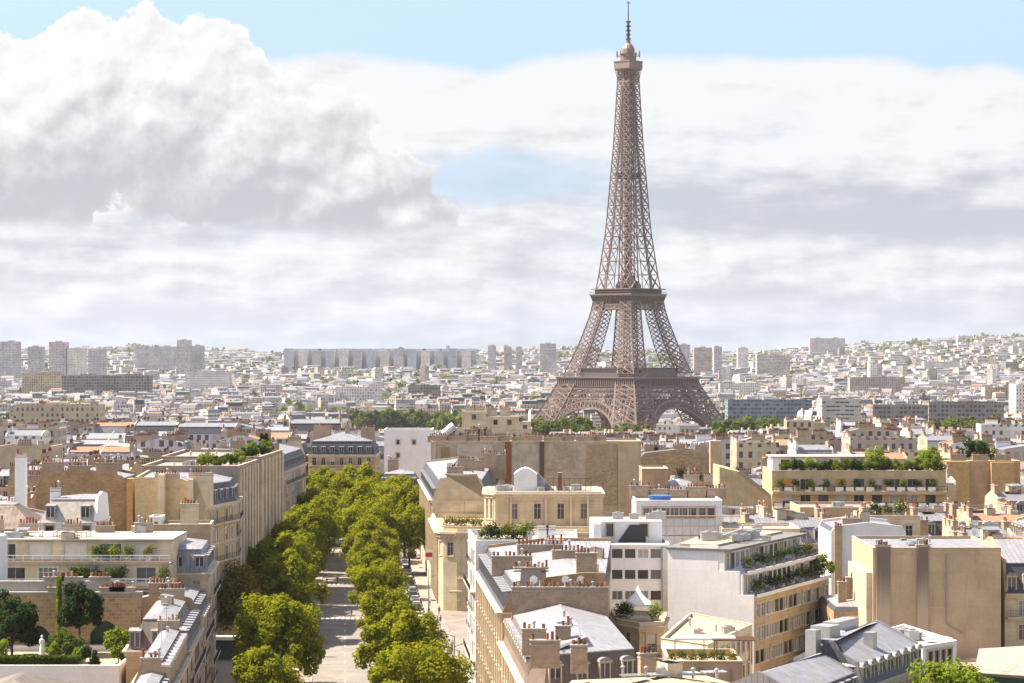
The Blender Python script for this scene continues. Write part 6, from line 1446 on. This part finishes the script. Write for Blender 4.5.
# ------------------------------------------------------------------ the other roofs, near to far
def ordn(n): return '%d%s' % (n, 'th' if 10 <= n % 100 <= 20 else {1: 'st', 2: 'nd', 3: 'rd'}.get(n % 10, 'th'))
def hits(x0, x1, y0, y1, mg=.4):
    return any(x0 < b[1] + mg and x1 > b[0] - mg and y0 < b[3] + mg and y1 > b[2] - mg for b in BOXES)
def ceil_y(px, d):
    if d < 470: return 512 if px > 590 else 470
    if d < 620: return 478 if px > 590 else 452
    return 0
def fillers():
    r = random.Random(21); row = 0; d = 372.0
    WALL = [('stone', 'stone'), ('stone_pale', 'pale stone'), ('render_cream', 'cream'), ('render_beige', 'beige'), ('render_white', 'white'), ('stone_gold', 'ochre'), ('brick_cream', 'cream brick')]
    FAR = [('far_cream', 'cream'), ('far_white', 'white'), ('far_white', 'white'), ('far_tan', 'tan'), ('far_grey', 'grey'), ('far_cream', 'cream'), ('far_pink', 'pinkish'), ('far_grey', 'grey')]
    count = 0
    while d < 1330:
        row += 1; dep = r.uniform(11, 15) if d < 700 else r.uniform(13, 18); half = .235 * d; x = -half - r.uniform(0, 12); k = 0; near = d < 640
        while x < half:
            w = r.uniform(9, 18) if near else r.uniform(10, 22); x0, x1, y0 = x, x + w, d + r.uniform(-2.5, 2.5); y1 = y0 + dep; x += w + (r.uniform(0, .3) if r.random() < .75 else r.uniform(5, 12))
            wl = [(X_ - AX.x / AX.y * Y_) for X_, Y_ in ((x0, y0), (x1, y1))]
            if y0 < 690 and min(wl) < 19.5 and max(wl) > -19.5: continue
            if hits(x0, x1, y0, y1): continue
            if y0 < 640 and x1 > -26 and x0 < 33: continue
            if y0 < 400 and 8 < x1 and x0 < 20: continue
            px = 512 + (x0 + x1) / 2 / y0 * F; g = ground((x0 + x1) / 2, y0)
            if abs(px - 628) < 150 and d > 1150: continue
            H = r.uniform(20, 26) if near else r.uniform(18, 26.5)
            if abs(px - 628) < 115 and d > 640: H = min(H, EYE - 89 * y0 / F - g)
            if y0 > 640: H = min(H, EYE - ((83 if 335 < px < 480 or 925 < px < 1005 or 715 < px < 795 else 70 if y0 > 900 else 60) + r.uniform(0, 8)) * y0 / F - g)
            cy = ceil_y(px, y0); Hm = EYE - (cy - HY) * y0 / F if cy else 99
            H = min(H, Hm + r.uniform(-1.5, 0))
            if H < 9: continue
            k += 1; count += 1; a = r.uniform(-.10, .10) if not near else r.uniform(-.05, .05)
            cx, cy_ = (x0 + x1) / 2, (y0 + y1) / 2; hw, hd = w / 2 * .97, dep / 2
            fp = [(cx + cos(a) * u - sin(a) * v, cy_ + sin(a) * u + cos(a) * v) for u, v in ((-hw, -hd), (hw, -hd), (hw, hd), (-hw, hd))]
            typ = r.choice(('mans', 'mans', 'mans', 'low', 'flat'))
            side = (1, 3) if r.random() < .6 else (0, 2)
            if near:
                mt, wn = r.choice(WALL); rn = {'mans': 'slate mansard', 'low': 'low zinc roof', 'flat': 'flat roof'}[typ]
                lab = '%s house with %s, %s from left in near roof row %d' % (wn, rn, ordn(k), row)
                b = B('town_house', lab, fp, g, group='apartment houses of the middle distance')
                spec = W_(fl=2, sp=2.6, bal=(1,) if r.random() < .5 else (), belt=False); hz = H - (4 if typ == 'mans' else 1.5 if typ == 'low' else .6)
                sp = [None if i in side else spec for i in range(4)]; sp[2] = None
                b.walls(0 + g, hz, sp, mt)
                if typ == 'mans': b.cornice(hz, side); b.mansard(hz, side, h1=2.8, wall=mt, top=r.choice(('zinc', 'zinc_pale', 'zinc_pale')), slope=r.choice(('slate', 'zinc', 'slate')), dorm=[i for i in (0, 1, 3) if i not in side], dk=r.choice(('flat', 'arch', 'gable')), h2max=1.4)
                elif typ == 'low': b.mansard(hz, side, h1=.4, i1=.3, wall=mt, top=r.choice(('zinc', 'zinc_pale', 'roof_tile', 'zinc_pale')), k=.2)
                else: b.flat(hz, r.choice(('gravel_roof', 'pale_roof', 'felt_roof')), mt, par=.6)
                for i in side:
                    if i != 2 or r.random() < .5: b.party_chims(i, hz - 1, r.choice((1, 2, 2, 3)), mat=r.choice(('chimney_brick', 'chimney_render', 'chimney_render', 'render_cream')), detail=d < 560)
                b.clutter(r.randint(8, 14), ('skylight', 'antenna', 'vent', 'unit', 'skylight', 'hatch', 'deck', 'vent', 'dish'))
                if typ == 'flat' and d < 600 and r.random() < .7:
                    for q in range(3):
                        pot_plant(fp[0][0] + 1.6 + q * 2.1, fp[0][1] + 1.5, hz, 'roof shrub, %s of three on the %s roof %s from left, near row %d' % (('first', 'second', 'third')[q], wn.split()[-1], ordn(k), row), r.choice(('leaf_mid', 'leaf_lime', 'leaf_dark')), r.uniform(1.3, 2.2), 'shrubs on flat roofs', q)
            else:
                if typ == 'flat' and r.random() < .3 and abs(px - 628) > 120 and not 335 < px < 480: H += 3
                mt, wn = r.choice(FAR); tm, tn = r.choice((('zinc', 'zinc roof'), ('zinc_pale', 'pale zinc roof'), ('zinc_dark', 'dark metal roof'), ('zinc_pale', 'pale zinc roof'), ('zinc', 'zinc roof'), ('zinc_pale', 'pale zinc roof'), ('roof_tile', 'red tiled roof'))) if typ != 'flat' else r.choice((('gravel_roof', 'flat gravel roof'), ('pale_roof', 'flat pale roof')))
                lab = '%s block with %s%s, %s from left in distant row %d' % (wn, 'slate mansard and ' if typ == 'mans' else '', tn, ordn(k), row)
                b = B('apartment_block', lab, fp, g, group='distant apartment blocks'); hz = H + g - (3.6 if typ == 'mans' else 1.2 if typ == 'low' else .4)
                b.walls(g, hz, [None] * 4, mt)
                if typ == 'mans': b.mansard(hz, side, h1=2.6, wall=mt, top=tm, slope=r.choice(('slate', 'slate', 'zinc_dark')), h2max=1.2)
                elif typ == 'low': b.mansard(hz, side, h1=.3, i1=.3, wall=mt, top=tm, k=.2)
                else: b.flat(hz, tm, mt, par=.5)
                for i in side: b.party_chims(i, hz - 1, r.choice((1, 2)), mat=r.choice(('chimney_brick', 'chimney_render', 'render_white')), detail=False, L=4)
        d += dep + (r.uniform(4, 9) if near else r.uniform(8, 20))
    print('fillers', count, 'rows', row)
fillers()

def far_city():
    r = random.Random(5)
    mats = ['far_cream', 'far_white', 'far_grey', 'far_tan', 'far_pink', 'far_office', 'far_bands', 'zinc', 'far_roof', 'far_roof_dark', 'slate', 'roof_tile', 'gravel_roof', 'felt_roof', 'chimney_render']
    for part_, (da, db) in enumerate(((1340, 2600), (2600, 9400))):
        m = MB(); d = da; n = 0
        while d < db:
            f = max(1.0, d / 2600.0); half = .24 * d; x = -half; ang0 = .5 * sin(d * .0013); row_ = 15 + d * .0072
            while x < half:
                w = r.triangular(7, 26, 11) * f ** .6; dep = r.uniform(8, 14) * f ** .5; y = d + r.uniform(-.5, .5) * row_; cx = x + w / 2; x += w + (r.uniform(-2, 4) if r.random() < .7 else r.uniform(5, 40)) * f
                px = 512 + cx / y * F
                if y < 1800 and abs(px - 628) < 105 and y > 1560: continue
                g = ground(cx, y)
                if abs(cx - 100) < 330 and 2050 < y < 2330 and px < 480: continue
                H = r.triangular(9, 29, 18) + 2.5 * sin(cx * .011) * cos(y * .009)
                if y < 2140:
                    cap = 432 if 340 < px < 480 or 500 < px < 645 else 429 if 715 < px < 795 or 925 < px < 1005 else 0
                    if cap: H = min(H, EYE - (cap - HY + r.uniform(0, 6)) * y / F - g - 3)
                    if H < 6: continue
                if y > 2600 and r.random() < .010: H = r.uniform(28, 40)
                if y > 3500 and r.random() < .005: H = r.uniform(36, 52); w *= .7
                if y > 7500 and px > 700: H = min(H, 24)
                a = ang0 + r.choice((0, 0, 0, .35, -.3, .8)) + .3 * sin(cx * .004 + y * .003) + r.uniform(-.06, .06)
                wi = r.choice((0, 0, 1, 1, 1, 1, 2, 3, 4, 6, 6)) if H < 28 else r.choice((1, 2, 5, 6, 3)); c, s = cos(a), sin(a)
                def T(u, v): return (cx + c * u - s * v, y + s * u + c * v)
                hw, hd = w / 2, dep / 2; base = [T(-hw, -hd), T(hw, -hd), T(hw, hd), T(-hw, hd)]; z1 = g + H; n += 1
                for i in range(4):
                    p, q = base[i], base[(i + 1) % 4]; m.face([(*p, g - 3), (*q, g - 3), (*q, z1), (*p, z1)], wi)
                if H > 28 or r.random() < .22:
                    m.face([(*p, z1) for p in base], r.choice((12, 13, 7, 12)));
                    if r.random() < .7: m.obox(cx, y, w * .3, dep * .4, z1, z1 + r.uniform(1.5, 4), a, wi)
                else:
                    hi = r.uniform(1.5, 4); i1 = r.uniform(.9, 1.6); up = [T(-hw + .2, -hd + i1), T(hw - .2, -hd + i1), T(hw - .2, hd - i1), T(-hw + .2, hd - i1)]; sl = r.choice((10, 10, 9, 8, 10)); rt = r.choice((7, 7, 8, 9, 11 if r.random() < .3 else 7))
                    for i in range(4):
                        j = (i + 1) % 4; m.face([(*base[i], z1), (*base[j], z1), (*up[j], z1 + hi), (*up[i], z1 + hi)], sl if i in (0, 2) else wi)
                    rd = [T(-hw + .2, 0), T(hw - .2, 0)]; hr = hi + dep * .1
                    m.face([(*up[0], z1 + hi), (*up[1], z1 + hi), (*rd[1], z1 + hr), (*rd[0], z1 + hr)], rt); m.face([(*up[2], z1 + hi), (*up[3], z1 + hi), (*rd[0], z1 + hr), (*rd[1], z1 + hr)], rt)
                    m.face([(*up[1], z1 + hi), (*up[2], z1 + hi), (*rd[1], z1 + hr)], wi); m.face([(*up[3], z1 + hi), (*up[0], z1 + hi), (*rd[0], z1 + hr)], wi)
                    if y < 3500:
                        for _ in range(r.randint(1, 3)):
                            u = r.uniform(-hw, hw); p = T(u, r.uniform(-hd, hd) * .6); m.obox(p[0], p[1], .9, 3.0, z1, z1 + hr + 1.3, a, 14)
            d += row_
        kind(m.build('distant_city', mats), 'stuff'); print('far', n)
    tag_ = [o for o in COL.objects if o.name.startswith('distant_city')]
    for o, l in zip(tag_, ('hazy pale rooftops spreading past the river behind the tower', 'far hazy suburbs rising to the horizon')): o['label'] = l; o['category'] = 'city'
far_city()

# ------------------------------------------------------------------ landmarks one can pick out in the distance
def block(name, label, px0, px1, ytop, d, dep, mat, H=None, roof='pale_roof', cat='building', ang=0, extra=None):
    x0, x1 = X(px0, d), X(px1, d); g = ground((x0 + x1) / 2, d); zt = Hh(ytop, d)
    b = B(name, label, fpr(x0, x1, d, d + dep), g, cat); b.walls(g - 2, zt, [None] * 4, mat); b.flat(zt, roof, mat, par=.8)
    w = x1 - x0
    m = MB(); 
    for i in range(max(1, int(w / 40))): xx = x0 + w * (i + .5) / max(1, int(w / 40)) + RNG.uniform(-3, 3); q = min(4 + w * .04, w * .3); m.prism(fpr(xx - q, xx + q, d + dep * .3, d + dep * .7), zt, zt + 1.6 + w * .008 + (d > 3000) * 1.5)
    b.wpart('plant_room', m, [mat]); return b
b = block('long_hospital_slab', 'very long blue-grey slab building far left of the tower', 284, 476, 351.5, 6000, 60, 'far_blue')
for k in range(14): xa = 285 + k * 13.6; yt = 348.5 + (k * 5 % 4) * .9; m = MB(); m.prism(fpr(X(xa, 5980), X(xa + 9, 5980), 5970, 5999), -10, Hh(yt, 5980)); b.wpart('wing', m, [('far_blue', 'far_white', 'far_grey')[k % 3]])
for i, (a, c, y, d, mt, l) in enumerate([
    (0, 18, 340, 4600, 'far_grey', 'grey tower block at the left edge of the skyline'), (28, 42, 345, 4700, 'far_tan', 'small tower second from the left edge of the skyline'), (49, 66, 340.5, 4500, 'far_grey', 'taller grey tower in the left skyline group'),
    (67, 84, 347, 4500, 'far_white', 'broad pale slab just right of the taller grey tower'), (88, 104, 348, 4400, 'far_grey', 'grey slab closing the left skyline group'), (177, 190, 338.5, 5200, 'far_tan', 'tallest slim tower on the left skyline'), (190, 203, 344, 5250, 'far_grey', 'lower grey tower beside the tallest slim one'),
    (135, 176, 345, 5600, 'far_grey', 'low wide grey slab left of the tallest slim tower'), (398, 404, 346, 6400, 'far_tan', 'tiny tower over the long blue-grey slab'), (488, 496, 344, 5600, 'far_grey', 'slim grey tower midway between slab and lattice tower'), (504, 512, 346, 5700, 'far_tan', 'small tower right of the slim grey one'),
    (516, 522, 345.5, 5600, 'far_grey', 'slim tower just left of the broad one by the lattice tower'), (540, 556, 342, 5200, 'far_grey', 'broad grey tower left of the lattice tower'), (679, 690, 343, 5000, 'far_grey', 'grey tower right behind the lattice tower'), (694, 712, 346, 5300, 'far_tan', 'slab just right of the grey tower behind the lattice tower'), (714, 722, 345, 5200, 'far_grey', 'slim grey tower on the right skyline'), (738, 748, 346, 5600, 'far_white', 'pale slim tower on the right skyline'),
    (810, 845, 336.5, 7400, 'far_grey', 'wide dark block crowning the right hills'), (958, 972, 334, 8000, 'far_white', 'pale block on top of the right hill ridge'), (995, 1003, 344, 7000, 'far_white', 'white tower on the right hillside'), (870, 876, 362, 4000, 'far_white', 'slim white tower in the right middle city'), (1016, 1030, 383, 2100, 'far_white', 'white high-rise at the right edge'), (924, 960, 360, 5500, 'far_white', 'wide white block on the right slope'),
    (757, 790, 353, 4800, 'far_bands', 'banded slab in the right middle city')]):
    block('far_tower', l, a, c, y + 2.0, d, 30, 'far_grey' if mt == 'far_tan' and i % 2 else mt)
block('school_block', 'long cream institutional block with many windows, far left middle distance', 13, 100, 406, 1310, 16, 'far_cream', roof='pale_roof')
block('brown_office', 'dark brown gridded office block in the right middle distance', 929, 1004, 403, 1900, 30, 'far_office')
block('brown_office', 'long dark office range left of the gridded brown one', 873, 928, 406, 1850, 26, 'far_office')
block('beige_office', 'beige office block with ribbon windows right of the tower', 822, 861, 400, 1800, 30, 'far_bands')
block('glass_office', 'low blue-grey glass building right of the tower', 728, 812, 401, 2000, 30, 'far_glass')
block('river_block', 'pale stepped block behind the right leg of the tower', 690, 720, 402, 2100, 20, 'far_white')
for i, (a, c, y, d, mt) in enumerate([(22, 60, 373, 2900, 'far_cream'), (62, 150, 376, 2800, 'far_office'), (185, 230, 372, 3300, 'far_white'), (335, 380, 388, 2500, 'far_white'), (408, 440, 386, 2600, 'far_office'), (560, 585, 398, 2300, 'far_cream'), (850, 905, 378, 3100, 'far_tan'), (905, 985, 397, 2500, 'far_grey'), (720, 760, 384, 3000, 'far_white'), (985, 1012, 388, 2600, 'far_cream')]):
    block('city_block', ('wide cream block', 'long dark-windowed range', 'white stepped block', 'white block with many windows', 'dark gridded block', 'cream block left of the tower arch', 'tan long block', 'grey long range', 'white block', 'cream tall block')[i] + (' in the far left city', ' in the far left city', ' in the left middle city', ' left of the tree belt', ' above the tree belt', ' in the middle distance', ' in the right middle city', ' behind the brown offices', ' right of the tower waist', ' near the right edge')[i], a, c, y, d, 22, mt)
# pale curved hall roof and slanting mast, left
b = B('curved_hall', 'long low hall with a pale shallow curved roof among the left rooftops', fpr(X(72, 700), X(150, 700), 700, 716)); b.walls(0, 19.5, [None] * 4, 'render_beige')
m = MB(); xa, xb = X(72, 700), X(150, 700); n = 12
arc = [(xa + (xb - xa) * i / n, 699.6, 19.6 + 3.4 * sin(pi * i / n) ** .8) for i in range(n + 1)]; m.extr(arc, (0, 17, 0)); b.wpart('roof', m, ['pale_roof'])
t = thing('slanting_mast', 'long thin white mast leaning over the left rooftops', 'mast', X(93, 600), 600, 22); m = MB(); m.bar((0, 0, 0), (X(114, 600) - X(93, 600), 0, Hh(431, 600) - 22), .22, 6, r2=.12); m.build('mast', ['white_paint'], t)

# ------------------------------------------------------------------ distant trees
FT = [tree_parts(('far', k), 20, 8.5, 8.0, 3200, 1.35, 'leaf_far', 500 + k, clumps=34, trunk=.5, cr=(1.8, 3.2)) for k in range(3)]
def far_tree(px, d, top_y, label, i, group, z=None):
    x = X(px, d); g = ground(x, d); H = Hh(top_y, d) - g; tree('park_tree', label, x, d, g, FT[i % 3], min(1.5, max(.5, H / 20)), i * 1.3, group, sz=H / 20)
r = random.Random(9)
for i in range(17): far_tree(358 + i * 6.4 + r.uniform(-1.5, 1.5), 2150 + r.uniform(-60, 60), 409 + r.uniform(-2, 5) + abs(i - 5) * .3, 'green tree in the belt left of the tower, number %d from the left' % (i + 1), i, 'tree belt left of the tower')
for i in range(16): far_tree(522 + i * 8.2 + r.uniform(-2, 2), 1570 + r.uniform(-50, 50), (419 if i < 8 else 426) + r.uniform(-2, 5), 'green tree at the foot of the tower, number %d from the left' % (i + 1), i, 'trees at the foot of the tower')
for i in range(9): far_tree(934 + i * 8 + r.uniform(-2, 2), 1500 + r.uniform(-40, 40), 418 + r.uniform(-2, 5), 'green tree before the brown offices, number %d from the left' % (i + 1), i, 'trees before the brown offices')
for i in range(7): far_tree(728 + i * 9 + r.uniform(-2, 2), 1500 + r.uniform(-40, 40), 419 + r.uniform(-2, 4), 'green tree right of the tower legs, number %d from the left' % (i + 1), i, 'trees right of the tower legs')
for i in range(10): far_tree(60 + i * 21 + r.uniform(-8, 8), 1250 + r.uniform(-200, 120), 428 + r.uniform(-4, 6), 'small tree among the left rooftops, number %d from the left' % (i + 1), i, 'trees among the left rooftops')
def far_woods():
    m = MB(); r = random.Random(14)
    for _ in range(520):
        d = 1500 + 7600 * r.random() ** .8; x = r.uniform(-.235, .235) * d; az = x / d
        if d > 6500 and r.random() < .0: continue
        g = ground(x, d); s = r.uniform(6, 13) * (1 + d / 9000.0); n = 30
        if abs(512 + az * F - 628) < 100 and d < 1900: continue
        for _ in range(n):
            v = Vector((r.gauss(0, 1), r.gauss(0, .6), r.gauss(0, .45))); p = Vector((x, d, g + s * .9 + 4)) + v * s * .55; q = s * r.uniform(.18, .34)
            nn = Vector((r.uniform(-1, 1), r.uniform(-1, .3), r.uniform(-.2, 1))).normalized(); a = nn.cross(Vector((0, 0, 1))).normalized(); c = nn.cross(a); m.face([p - a * q, p - c * q, p + a * q, p + c * q])
    for _ in range(1500):
        d = r.uniform(7600, 9600); az = r.uniform(.10, .235); x = az * d; g = ground(x, d); s = r.uniform(9, 16)
        for _ in range(14):
            p = Vector((x, d, g + 14)) + Vector((r.gauss(0, 1.6), r.gauss(0, .6), r.gauss(0, .45))) * s * .6; q = s * r.uniform(.2, .4)
            nn = Vector((r.uniform(-1, 1), r.uniform(-1, .3), r.uniform(-.2, 1))).normalized(); a = nn.cross(Vector((0, 0, 1))).normalized(); c = nn.cross(a); m.face([p - a * q, p - c * q, p + a * q, p + c * q])
    o = m.build('distant_woods', ['leaf_far']); kind(o, 'stuff'); o['label'] = 'scattered dark tree masses among the far hazy city'; o['category'] = 'trees'
far_woods()
build_tower()

# ------------------------------------------------------------------ air
def haze():
    m = MB(); m.box(-4700, 4700, -260, 13900, -27, 335); hz = bpy.data.materials.new('haze_air'); hz.use_nodes = True; t = hz.node_tree; t.nodes.clear()
    o = t.nodes.new('ShaderNodeOutputMaterial'); v = t.nodes.new('ShaderNodeVolumePrincipled'); v.inputs['Color'].default_value = (.80, .83, .95, 1); v.inputs['Density'].default_value = HAZE; v.inputs['Anisotropy'].default_value = .35
    t.links.new(v.outputs[0], o.inputs['Volume']); MAT['haze_air'] = hz
    ob = m.build('haze', ['haze_air']); kind(ob, 'stuff')
HAZE = 2.4e-5
haze()
print('objects', len(COL.objects))
